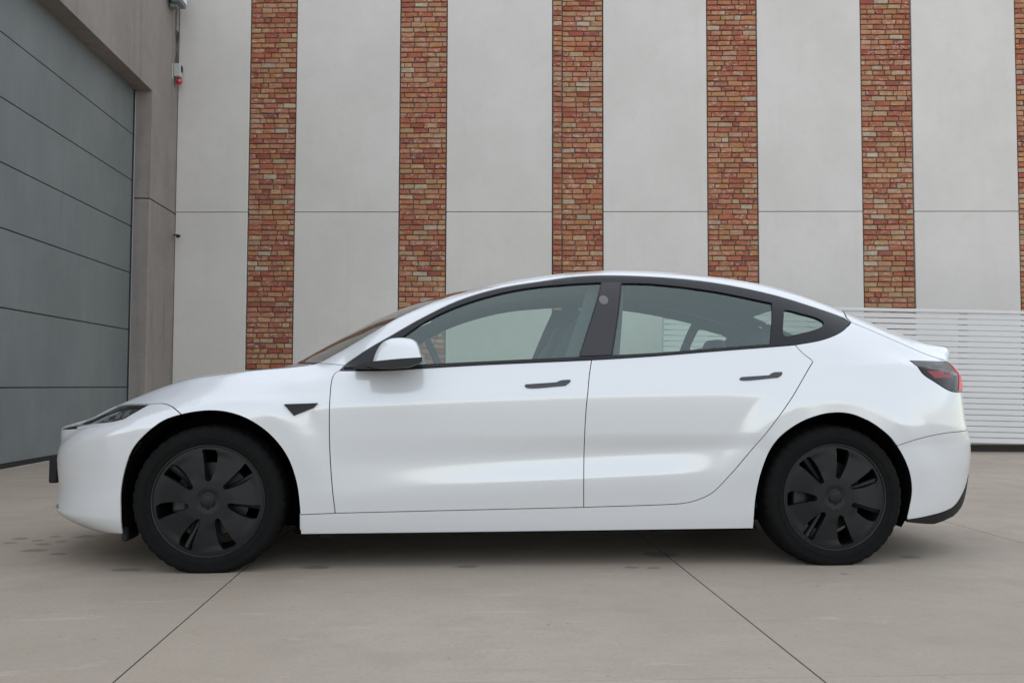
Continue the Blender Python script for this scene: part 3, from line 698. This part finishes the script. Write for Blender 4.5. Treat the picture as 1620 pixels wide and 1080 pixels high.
rail = joinp(smooth([(.461, .9362), (.5881, .9247)]), rev(S('dlo_top')), [(3.0569, 1.1534)], smooth([(3.0569, 1.1534), (3.045, 1.18), (3.07, float(ZT(3.07))-.001)]), tline(3.07, .461, -.001))
zc0, zc1 = .63, 1.044
boot = joinp(tline(3.074, 3.836, -.001), [(float(XR(z)), z) for z in np.linspace(zc1, zc0, 24)], smooth([(3.80, .628), (3.735, .626)]), smooth([(3.735, .626), (3.716, .81), (3.699, .958)]), [(3.60, .9655)], rev(S('trunk_gap')), smooth([(3.0569, 1.1534), (3.048, 1.18), (3.074, float(ZT(3.074))-.001)]))
bumper_r = joinp(arch_r[iR:-1], smooth(CV['diffuser']), smooth([(3.7096, .3886), (3.79, .405), (float(XR(.41)), .41)]), [(float(XR(z)), z) for z in np.linspace(.41, .618, 12)], smooth([(float(XR(.618)), .618), (3.73, .618)]), rev(smooth(CV['bump_gap_r'])))
diff = joinp(smooth(CV['diffuser']), smooth([(3.7096, .3886), (3.79, .405), (float(XR(.41)), .41)]), [(float(XR(z)), z) for z in np.linspace(.41, .15, 14)], smooth([(float(XR(.15)), .15), (3.50, .158), (3.36, .176), (3.247, .190)]))
dlo = joinp(S('belt_f'), S('belt_r'), S('belt_q'), S('dlo_top'), S('dlo_front'))
gf = joinp(S('glass_f_top'), smooth(CV['glass_f_back']), S('glass_f_low'), smooth(CV['glass_f_front']))
gr = joinp(S('glass_r_top'), smooth(CV['glass_r_back']), S('glass_r_low'), smooth(CV['glass_r_front']))
gq = joinp(smooth(CV['glass_q']+CV['glass_q'][:1]))

# --- skin
P_ = M['paint']
panel('front_bumper', P_, car, bumper_f, both=True, lip=.007, dv=.01)
fen = both_sides(panel('fender', P_, car, fender, lip=.008, dv=.008))
bs = both_sides(panel('body_side', P_, car, body_side, lip=.008, dv=.009))
both_sides(panel('roof_rail', P_, car, rail, gap=.0015, dv=.012, lip=.004))
panel('rear_bumper', P_, car, bumper_r, both=True, lip=.003, gap=.0013, dv=.01)
panel('rear_diffuser', M['plast'], car, diff, both=True, off=.002, lip=.02)
trunk = panel('trunk_lid', P_, car, boot, both=True)
fd = panel('front_door', P_, car, fr_door, du=.026, dv=.0055)
rd = panel('rear_door', P_, car, re_door, du=.026, dv=.0055)
panel('door_handle', M['handle'], fd, joinp(smooth(CV['handle_f'][1:3])[:-1], smooth(CV['handle_f'][2:5]), smooth(CV['handle_f'][4:7]), smooth(CV['handle_f'][6:]+CV['handle_f'][:2])), off=.004, lip=.012, du=.01, dv=.006, gap=0)
panel('door_handle', M['handle'], rd, joinp(smooth(CV['handle_r'][1:3])[:-1], smooth(CV['handle_r'][2:5]), smooth(CV['handle_r'][4:7]), smooth(CV['handle_r'][6:]+CV['handle_r'][:2])), off=.004, lip=.012, du=.01, dv=.006, gap=0)
mirror_copy(fd); mirror_copy(rd)
ws = panel('window_surround', M['trim'], car, dlo, [gf, gr, gq], off=-.002, lip=.014, gap=.0012)
panel('pillar_cover', M['pillar'], ws, CV['pillar'], off=.003, lip=.006, gap=.001)
pc_x, pc_z = 1.806, 1.243
panel('pillar_camera', M['cabin'], ws, [(pc_x+.022*math.cos(a), pc_z+.022*math.sin(a)) for a in np.linspace(0, 2*math.pi, 24)[:-1]], off=.0045, lip=.003, gap=0, du=.01, dv=.01).data.materials[0] = plain('camera_disc', (.13, .125, .13), .3)
strip = joinp(smooth([(.64, .908), (.98, .9215), (1.2145, .936), (1.4746, .949), (1.727, .962)]), rev(S('belt_f'))[:-12])
panel('belt_moulding', M['trim'], ws, joinp(sub(S('belt_f'), .66, 1.726), rev(sub(smooth([(x, z+.0135) for x, z in CV['belt_f']]), .66, 1.726))), off=.005, lip=.01, gap=.0005, dv=.006)
panel('belt_moulding', M['trim'], ws, joinp(sub(S('belt_r'), 1.732, 2.70), rev(sub(smooth([(x, z+.0135) for x, z in CV['belt_r']]), 1.732, 2.70))), off=.005, lip=.01, gap=.0005, dv=.006)
both_sides(ws)
for n, p in (('door_glass', gf), ('door_glass', gr), ('quarter_glass', gq)): both_sides(panel(n, M['glass'], car, p, off=-.010, lip=.0, gap=-.008))
# --- lamps
hl = panel('headlight', M['lampdark'], car, lamp, off=-.022, lip=.0, gap=-.004, du=.014, dv=.01)
panel('lens', M['lens'], hl, lamp, off=-.001, lip=.012, gap=.002, du=.014, dv=.01)
lo_ = smooth(CV['lamp_low']); band = [q for q in lo_ if -.70 < q[0] < -.40]
panel('light_guide', M['drl'], hl, joinp([(x, z+.006) for x, z in band], rev([(x, z+.021-.010*abs((x+.55)/.15)**2) for x, z in band])), off=-.008, lip=.008, gap=0, du=.012, dv=.005)
for x, z, r in ((-.40, .7115, .015), (-.445, .699, .014), (-.52, .683, .013)):
    panel('projector', M['chrome'], hl, [(x+r*1.25*math.cos(a), z+r*math.sin(a)) for a in np.linspace(0, 2*math.pi, 20)[:-1]], off=-.012, lip=.01, gap=0, du=.008, dv=.008)
both_sides(hl)
tl = panel('tail_light', M['lampblack'], car, tail, off=.002, lip=.02, gap=.001, du=.014, dv=.012)
panel('light_bar', M['red'], tl, CV['tail_bar'], off=.005, lip=.004, gap=0, du=.01, dv=.01)
panel('reflector', M['darkred'], tl, CV['tail_red'], off=.0028, lip=.002, gap=0, du=.02, dv=.012)
both_sides(tl)
bd = panel('side_camera', M['lampblack'], car, smooth(CV['badge']+CV['badge'][:1], .02)[:-1] if False else joinp(smooth(CV['badge'][0:2]), smooth(CV['badge'][1:3]), smooth(CV['badge'][2:4]), smooth(CV['badge'][3:]+CV['badge'][:1])), off=.010, lip=.016, gap=0, du=.012, dv=.01)
both_sides(bd)
panel('bumper_vent', M['ventgrey'], car, [(-.795, .250), (-.755, .274), (-.748, .252)], off=.0015, lip=.003, gap=0, du=.02, dv=.02)

panel('lamp_bezel', M['lampgrey'], hl, [(-.66, .648), (-.60, .668), (-.53, .697), (-.47, .717), (-.475, .709), (-.54, .682), (-.60, .657), (-.655, .643)], off=-.012, lip=.006, gap=0, du=.012, dv=.006)
mirror_copy(bpy.data.objects['lamp_bezel'], bpy.data.objects['headlight.001'])
# --- top sheets: bonnet, windscreen, roof, rear window, boot
def edge_at(x):
    z = float(ZT(x)); s = float(xz2s(x, z)); return sz2P(np.array([s]), np.array([z]))[0]
def topsheet(name, mat, parent, xs_, dx, dz, q0=-1., q1=1., nq=36, flat=2., zoff=-.001):
    vs, fs = [], []
    qs = np.linspace(q0, q1, nq+1)
    for x in xs_:
        e = edge_at(x)
        for q in qs:
            b = 1-abs(q)**flat; vs.append((x+dx(x)*b, e[1]*-q if False else -abs(e[1])*q, e[2]+zoff+dz(x)*b))
    n = nq+1
    for i in range(len(xs_)-1):
        for j in range(nq): fs.append((i*n+j, (i+1)*n+j, (i+1)*n+j+1, i*n+j+1))
    bm = bmesh.new(); bv = [bm.verts.new(v) for v in vs]
    for f in fs: bm.faces.new([bv[i] for i in f])
    bmesh.ops.remove_doubles(bm, verts=bm.verts, dist=1e-5); bmesh.ops.recalc_face_normals(bm, faces=bm.faces)
    if sum(f.normal.z for f in bm.faces) < 0: bmesh.ops.reverse_faces(bm, faces=bm.faces)
    return link(name, bm_mesh(name, bm, smooth=True) if False else _tm(name, bm), mat, parent)
def _tm(name, bm):
    me = bpy.data.meshes.new(name); bm.to_mesh(me); bm.free(); me.polygons.foreach_set('use_smooth', [True]*len(me.polygons)); return me
HX = Pchip([(-.885, 0), (-.6, 0), (0, -.03), (.3, -.10), (.45, -.19), (.6, -.17), (.8, -.13), (1.03, -.09), (1.3, -.05), (1.7, 0), (3.9, 0)])
HZ = Pchip([(-.885, 0), (-.8, .012), (-.6, .034), (-.3, .034), (0, .022), (.3, .010), (.45, .012), (.6, .026), (.8, .032), (1.03, .032), (1.4, .030), (2, .030), (2.6, .03), (3.0, .022), (3.3, .012), (3.6, .006), (3.9, .0)])
topsheet('hood', P_, car, -.884+(.43+.884)*np.linspace(0, 1, 60)**1.6, HX, HZ)
topsheet('cowl_panel', M['plast'], car, np.linspace(.432, .455, 4), HX, lambda x: HZ(x)-.004)
topsheet('windshield', M['screen'], car, np.linspace(.457, 1.03, 40), HX, HZ)
topsheet('roof_glass', M['roofglass'], car, np.linspace(1.031, 2.93, 64), HX, HZ)
rw = topsheet('rear_window', M['backglass'], car, np.linspace(2.932, 3.32, 34), HX, HZ, -.86, .86)
for a_, c_ in ((-1, -.86), (.86, 1)):
    topsheet('rear_window_edge', M['roofglass'], car, np.linspace(2.932, 3.07, 12), HX, HZ, a_, c_, 6)
    topsheet('boot_shoulder', P_, trunk, np.linspace(3.074, 3.32, 20), HX, HZ, a_, c_, 6)
for a_, c_ in ((-1, -.80), (.80, 1)): topsheet('pillar_lining', M['liner'], car, np.linspace(2.80, 3.30, 20), HX, HZ, a_, c_, 6, zoff=-.02)
both_sides(panel('pillar_lining', M['gap'], car, joinp(tline(2.92, 3.34, -.006), [(3.34, 1.02), (2.92, 1.04), (2.92, 1.10), (2.97, 1.15), (2.92, 1.19)]), off=-.016, lip=0, gap=0, du=.03, dv=.02))
topsheet('boot_lining', M['gap'], car, np.linspace(3.33, 3.76, 12), HX, HZ, zoff=-.035)
topsheet('trunk_top', P_, trunk, np.linspace(3.3215, 3.836, 40), HX, HZ)

topsheet('skylit_roof_sheet', M['liner'], car, np.linspace(1.02, 2.95, 50), HX, HZ, zoff=-.022)  # added sheet; its grey-green paints in the daylight through the glass roof
both_sides(panel('roof_lining', M['liner'], car, joinp(smooth([(.62, .945)]+[(x, z+.004) for x, z in rev(CV['dlo_top'])[2:-1]]), tline(2.98, .62, -.002)), off=-.012, lip=0, gap=0, du=.04, dv=.02))

# --- dark inside of the shell, floor, wheel housings
liner = joinp(tline(-.80, .45, -.035), [(.62, .86), (1.2, .885), (1.73, .915), (2.3, .955), (2.72, .985), (3.05, 1.08)], tline(3.10, 3.60, -.04), [(3.60, .20), (3.32, .17)], rev([(2.874+.405*math.cos(a), .325+.405*math.sin(a)) for a in np.linspace(R(202), R(-22), 40)]), [(2.46, .175), (.44, .175)],
              rev([(.018+.41*math.cos(a), .327+.41*math.sin(a)) for a in np.linspace(R(202), R(-22), 40)]), [(-.42, .17), (-.64, .20), (-.74, .40)])
both_sides(panel('inner_shell', M['gap'], car, liner, off=-.036, lip=0, gap=0, du=.05, dv=.04))
for cx, cz, r in ARCHES:
    for sg in (-1, 1):
        vs, fs = [], []; n = 48
        angs = np.linspace(R(-24), R(204), n+1)
        for a in angs:
            for y in (float(W(cx+(r+.006)*math.cos(a), cz+(r+.006)*math.sin(a)))-.012, .56): vs.append((cx+(r+.006)*math.cos(a), sg*y, cz+(r+.006)*math.sin(a)))
        for i in range(n): fs.append((2*i, 2*i+1, 2*i+3, 2*i+2))
        k = len(vs); vs += [(cx+(r+.006)*math.cos(a), sg*.56, cz+(r+.006)*math.sin(a)) for a in angs]; fs.append(tuple(range(k, k+n+1)))
        link('wheel_housing', mesh('wheel_housing', vs, fs, smooth=False), M['gap'], car)
box('underbody', (.36, -.80, .150), (2.52, .80, .185), M['gap'], car, .01); box('underbody', (-.60, -.56, .155), (.36, .56, .19), M['gap'], car, .01); box('underbody', (2.52, -.56, .17), (3.55, .56, .21), M['gap'], car, .01)
for sg in (-1, 1):
    box('air_deflector', (-.40, sg*.72-.08, .125), (-.37, sg*.72+.08, .20), M['plast'], car, .008)
    box('jacking_point', (.47, sg*.70-.03, .118), (.53, sg*.70+.03, .15), M['plast'], car, .006)
pl = box('plate_holder', (-.936, -.265, .335), (-.895, .265, .475), M['plast'], car, .006)
link('bracket', bm_mesh('bracket', (lambda b: (add_box(b, (-.90, -.2, .36), (-.84, .2, .45)), b)[1])(bmesh.new())), M['gap'], car)
# --- door mirrors
def mirror_shell():
    """white cap as a lofted shell: sections along x, each an egg in (y, z)"""
    out = [(.728, .939), (.737, .972), (.750, 1.000), (.764, 1.020), (.781, 1.033), (.812, 1.0445), (.858, 1.0475), (.893, 1.044), (.912, 1.036), (.925, 1.024), (.934, 1.000), (.940, .975), (.944, .957)]
    top = Pchip(out); lowz = Pchip([(.728, .936), (.80, .944), (.85, .949), (.944, .956)])
    xs_ = np.concatenate([.728+.08*np.linspace(0, 1, 14)**2, np.linspace(.815, .93, 18), np.linspace(.933, .944, 6)])
    vs, fs = [], []; n = 20
    for x in xs_:
        zt, zl = float(top(x)), float(lowz(x)); h = max(zt-zl, .001)
        d = .115*math.sqrt(max(0, 1-((.944-x)/.2165)**2.2)) if x < .944 else .115
        d = max(d, .004); bulge = .018*(1-((x-.836)/.115)**2)
        for k in range(n+1):
            a = math.pi*k/n                      # outer face round to inner face
            y = -.985-(-math.cos(a))*0-(d*.62)*math.sin(a*.5+.0) if False else -.985+d*.55-d*1.1*(math.sin(math.pi/2*(1-k/n))**.8)
            z = zl+h*(1-abs(1-2*min(1, k/n*.5+.0))**2.6) if False else zl+h*min(1, (1-(1-k/n)**2.4))
            vs.append((x, y, z))
    m = n+1
    for i in range(len(xs_)-1):
        for k in range(n): fs.append((i*m+k, i*m+k+1, (i+1)*m+k+1, (i+1)*m+k))
    # inner half down the back to close the shell
    k0 = len(vs)
    for i, x in enumerate(xs_):
        e = vs[i*m+n]; b = vs[i*m]; vs += [(e[0], e[1]+.012, e[2]-.006), (e[0], e[1]+.018, b[2])]
    for i in range(len(xs_)-1):
        fs += [(i*m+n, k0+2*i, k0+2*i+2, (i+1)*m+n), (k0+2*i, k0+2*i+1, k0+2*i+3, k0+2*i+2), (k0+2*i+1, i*m, (i+1)*m, k0+2*i+3)]
    q = len(xs_)-1
    fs.append(tuple([q*m+k for k in range(m)]+[k0+2*q, k0+2*q+1])); fs.append(tuple([k for k in range(m)]+[k0, k0+1])[::-1])
    bm = bmesh.new(); bv = [bm.verts.new(v) for v in vs]
    for f in fs:
        try: bm.faces.new([bv[i] for i in f])
        except ValueError: pass
    return bm_mesh('mirror_cap', bm, smooth=True)
wm = link('wing_mirror', mirror_shell(), P_, car)
def prism(name, pts, y0, y1, mat, parent, bevel=.006):
    bm = bmesh.new(); a = [bm.verts.new((x, y0, z)) for x, z in pts]; b = [bm.verts.new((x, y1, z)) for x, z in pts]; n = len(pts)
    bm.faces.new(a); bm.faces.new(b[::-1])
    for i in range(n): bm.faces.new((a[i], b[i], b[(i+1) % n], a[(i+1) % n]))
    return link(name, bm_mesh(name, bm, smooth=True, bevel=bevel, seg=3), mat, parent)
prism('mirror_base', [(.720, .936), (.80, .945), (.85, .950), (.946, .957), (.946, .940), (.935, .931), (.89, .913), (.82, .9065), (.757, .9065), (.70, .918)], -1.052, -.93, M['trim'], wm, .008)
prism('mirror_arm', [(.665, .925), (.73, .936), (.86, .936), (.84, .910), (.70, .905), (.64, .908)], -.96, -.868, M['trim'], wm, .008)
panel('mirror_sail', M['trim'], wm, joinp(smooth([(.585, .912), (.70, .985), (.84, 1.055)]), smooth([(.84, 1.055), (.83, .98), (.80, .926)]), smooth([(.80, .926), (.68, .914), (.585, .912)])), off=.002, lip=.006, gap=.001)
both_sides(wm)

# --- wheels
def wheel_cover_mesh(turn):
    n = 7; Rr = .243
    rim = np.array([(Rr*math.cos(a), Rr*math.sin(a)) for a in np.linspace(0, 2*math.pi, 161)[:-1]])
    sl = np.array([(.903, -.112), (.914, 0), (.904, .120), (.80, .102), (.62, .078), (.45, .058), (.37, .047), (.345, 0), (.365, -.034), (.46, -.076), (.60, -.122), (.74, -.144), (.84, -.142)])*.25
    holes = []
    for k in range(n):
        a = turn+2*math.pi*k/n; c, s = math.cos(a), math.sin(a)
        sm = np.array(smooth([tuple(q) for q in sl]+[tuple(sl[0])], .008)[:-1])
        holes.append(np.stack([c*sm[:, 0]-s*sm[:, 1], s*sm[:, 0]+c*sm[:, 1]], -1))
    def dep(p):
        r = np.hypot(p[:, 0], p[:, 1]); a = (np.arctan2(p[:, 1], p[:, 0])-turn) % (2*math.pi/n)/(2*math.pi/n)
        f = np.clip((r-.088)/.05, 0, 1)*np.clip((.2275-r)/.03, 0, 1); f = f*f*(3-2*f)
        d = .009*(1-(r/.243)**2)+f*.012*(.35-a)
        hub = np.clip((.032-r)/.004, 0, 1); return d-.004*np.clip((.055-r)/.02, 0, 1)+hub*.003
    V, T, L = triangulate([rim]+holes, .009, .009)
    e = 1e-3; N = np.stack([-(dep(V+[e, 0])-dep(V-[e, 0]))/(2*e), -np.ones(len(V)), -(dep(V+[0, e])-dep(V-[0, e]))/(2*e)], -1); N /= np.linalg.norm(N, axis=1, keepdims=True)
    P = np.stack([V[:, 0], -dep(V), V[:, 1]], -1); g = np.cross(P[T[:, 1]]-P[T[:, 0]], P[T[:, 2]]-P[T[:, 0]]); fl = g[:, 1] > 0; T[fl] = T[fl][:, ::-1]
    vs, ns, fs = [P], [N], [tuple(t) for t in T]; n0 = len(P)
    for li, loop in enumerate(L):
        idx = np.array(loop); A = P[idx]; k = len(idx); t = np.roll(A, -1, 0)-np.roll(A, 1, 0); out = np.stack([t[:, 2], 0*t[:, 0], -t[:, 0]], -1); out /= np.linalg.norm(out, axis=1, keepdims=True)+1e-9
        if ((A-A.mean(0))*out).sum() < 0: out = -out
        if li: out = -out
        B = A+[0, .022, 0]
        if li: c = A.mean(0); B = B+(c-B)*[.10, 0, .10]
        vs += [A, B]; ns += [out, out]
        for i in range(k): fs.append((n0+i, n0+(i+1) % k, n0+k+(i+1) % k, n0+k+i))
        n0 += 2*k
    P = np.vstack(vs); N = np.vstack(ns); F = []
    for f in fs:
        a = P[list(f[:3])]; gg = np.cross(a[1]-a[0], a[2]-a[0]); F.append(f if gg@N[list(f)].mean(0) >= 0 else f[::-1])
    return mesh('wheel_cover', P, F, N)
TY = [(.232, .020), (.240, .006), (.252, -.004), (.266, -.0095), (.284, -.0115), (.302, -.010), (.3085, -.0088), (.3095, -.0072), (.316, -.0045), (.3245, .004), (.3295, .014), (.3325, .026), (.334, .050), (.3343, .075), (.329, .0755), (.329, .084), (.3345, .0845), (.3345, .112), (.329, .1125), (.329, .1215), (.3345, .122), (.334, .175), (.330, .200), (.318, .218), (.284, .226), (.24, .205), (.232, .19)]
def make_wheel(x, turn):
    w = link('wheel', None, None, car, (x, -.905, .317))
    ty = lathe('tyre', TY, M['rubber'], w, 160, closed=False, mod=lambda k, j: (-.0045 if (9 <= j <= 13 and k % 4 == 0) else 0))
    for v in ty.data.vertices: v.co.z = max(v.co.z, -.3165)
    # embossed sidewall: a thin raised ring of ribs
    lathe('sidewall_ring', [(.2735, -.0102), (.2745, -.0122), (.2765, -.0124), (.2775, -.0112)], M['rubber'], w, 120)
    lathe('rim_lip', [(.236, .012), (.2415, .001), (.2445, -.0025), (.2475, -.002), (.249, .004), (.247, .012)], M['cover'], w, 120)
    lathe('rim_edge', [(.2445, -.003), (.2452, -.0036), (.2464, -.0035), (.247, -.0026)], M['lipring'], w, 120)
    cv = link('wheel_cover', wheel_cover_mesh(turn), M['cover'], w, (0, .004, 0))
    lathe('hub_cap', [(0, -.011), (.022, -.0108), (.0265, -.0095), (.0285, -.006), (.0285, .0)], M['cover'], cv, 28)
    bmw = bmesh.new()
    for k in range(10):
        a = turn+.2+2*math.pi*k/10; c, s = math.cos(a), math.sin(a); t = .018
        tube_bm(bmw, [(.05*c, .055, .05*s), (.14*c, .040, .14*s), (.228*c, .032, .228*s)], [.020, .014, .018], 8)
    link('alloy_spoke', bm_mesh('alloy_spoke', bmw, smooth=True), M['cover'], w)['kind'] = 'stuff'
    lathe('alloy_rim', [(.229, .015), (.226, .05), (.218, .10), (.215, .19)], M['cover'], w, 96)
    lathe('brake_disc', [(.0, .085), (.165, .085), (.168, .090), (.168, .108), (.0, .108)], M['steel'], w, 64)
    box('brake_caliper', (-.175, .065, -.06), (-.105, .125, .07), M['alloydark'], w, .015, 2)
    return w
for x, tn in ((0.004, R(90.)), (2.879, R(79.5))):
    w = make_wheel(x, tn); mirror_copy(w)

# --- cabin
def loft(name, secs, mat, parent, n=24, p=3.2):
    """superelliptic sections (centre x, centre z, half thickness along x, half width, tilt) stacked upward"""
    bm = bmesh.new(); rings = []
    for cx, cy, cz, hx, hy in secs:
        ring = []
        for k in range(n):
            a = 2*math.pi*k/n; c, s = math.cos(a), math.sin(a)
            ring.append(bm.verts.new((cx+hx*math.copysign(abs(c)**(2/p), c), cy+hy*math.copysign(abs(s)**(2/p), s), cz)))
        rings.append(ring)
    for a, b in zip(rings[:-1], rings[1:]):
        for k in range(n): bm.faces.new((a[k], a[(k+1) % n], b[(k+1) % n], b[k]))
    bm.faces.new(rings[0][::-1]); bm.faces.new(rings[-1])
    return link(name, bm_mesh(name, bm, smooth=True), mat, parent)
for cy in (-.37, .37):
    s_ = loft('front_seat', [(1.20, cy, .38, .25, .25), (1.20, cy, .50, .27, .26), (1.20, cy, .545, .24, .24)], M['seat'], car)
    loft('backrest', [(1.50, cy, .50, .08, .22), (1.54, cy, .62, .095, .25), (1.61, cy, .78, .09, .25), (1.67, cy, .92, .085, .24), (1.72, cy, 1.04, .075, .205), (1.735, cy, 1.08, .06, .14)], M['seat'], s_)
    loft('headrest', [(1.74, cy, 1.07, .06, .11), (1.76, cy, 1.10, .075, .135), (1.78, cy, 1.15, .075, .135), (1.79, cy, 1.185, .055, .115), (1.79, cy, 1.195, .035, .09)], M['seat'], s_)
rs = loft('rear_seat', [(2.20, 0, .36, .28, .66), (2.20, 0, .50, .30, .68), (2.20, 0, .54, .27, .66)], M['seat'], car, 40, 5)
loft('backrest', [(2.50, 0, .5, .08, .66), (2.58, 0, .75, .08, .64), (2.66, 0, .98, .065, .60), (2.67, 0, 1.0, .04, .58)], M['seat'], rs, 40, 5)
for cy in (-.42, .42): loft('headrest', [(2.66, cy, 1.0, .05, .13), (2.70, cy, 1.05, .055, .14), (2.71, cy, 1.10, .045, .12), (2.71, cy, 1.115, .03, .1)], M['seat'], rs)
loft('parcel_shelf', [(2.95, 0, .985, .26, .60), (2.95, 0, 1.0, .26, .60)], M['cabin'], car, 24, 6)
loft('dashboard', [(.78, 0, .62, .20, .70), (.80, 0, .80, .24, .72), (.77, 0, .90, .24, .72), (.72, 0, .925, .18, .66)], M['cabin'], car, 32, 5)
sw = link('steering_wheel', None, None, car, (1.035, -.37, .905), (0, R(-24), 0))
bm = bmesh.new(); tube_bm(bm, [(0, .178*math.cos(a), .168*math.sin(a)) for a in np.linspace(0, 2*math.pi, 49)], .0165, 10, False); link('wheel_rim', bm_mesh('wheel_rim', bm, smooth=True), M['seat'], sw)
box('steering_hub', (-.03, -.075, -.06), (.02, .075, .05), M['cabin'], sw, .02, 3); box('spoke', (-.012, -.17, -.02), (.006, .17, .015), M['cabin'], sw, .006)
tube('steering_column', [(-.02, 0, 0), (-.30, 0, -.02)], .03, M['cabin'], sw)
for sg in (-1, 1):   # inner pillars and door linings
    panel_ = panel('door_lining', M['cabin'], car, joinp(smooth([(.60, .40), (.60, .885), (1.2, .915), (1.73, .942), (2.3, .985), (2.66, 1.012)]), [(2.66, .70), (2.40, .40)]), off=-.06, lip=0, gap=0, du=.06, dv=.05) if sg < 0 else mirror_copy(panel_)
    pi_ = panel('inner_pillar', M['cabin'], car, [(1.60, .95), (1.745, 1.345), (1.925, 1.345), (1.865, .95)], off=-.045, lip=.01, gap=0, du=.05, dv=.05) if sg < 0 else mirror_copy(pi_)
box('cabin_floor', (.5, -.78, .25), (2.6, .78, .28), M['cabin'], car, .01)
box('rear_view_mirror', (.98, -.12, 1.175), (1.005, .12, 1.24), M['cabin'], car, .01)
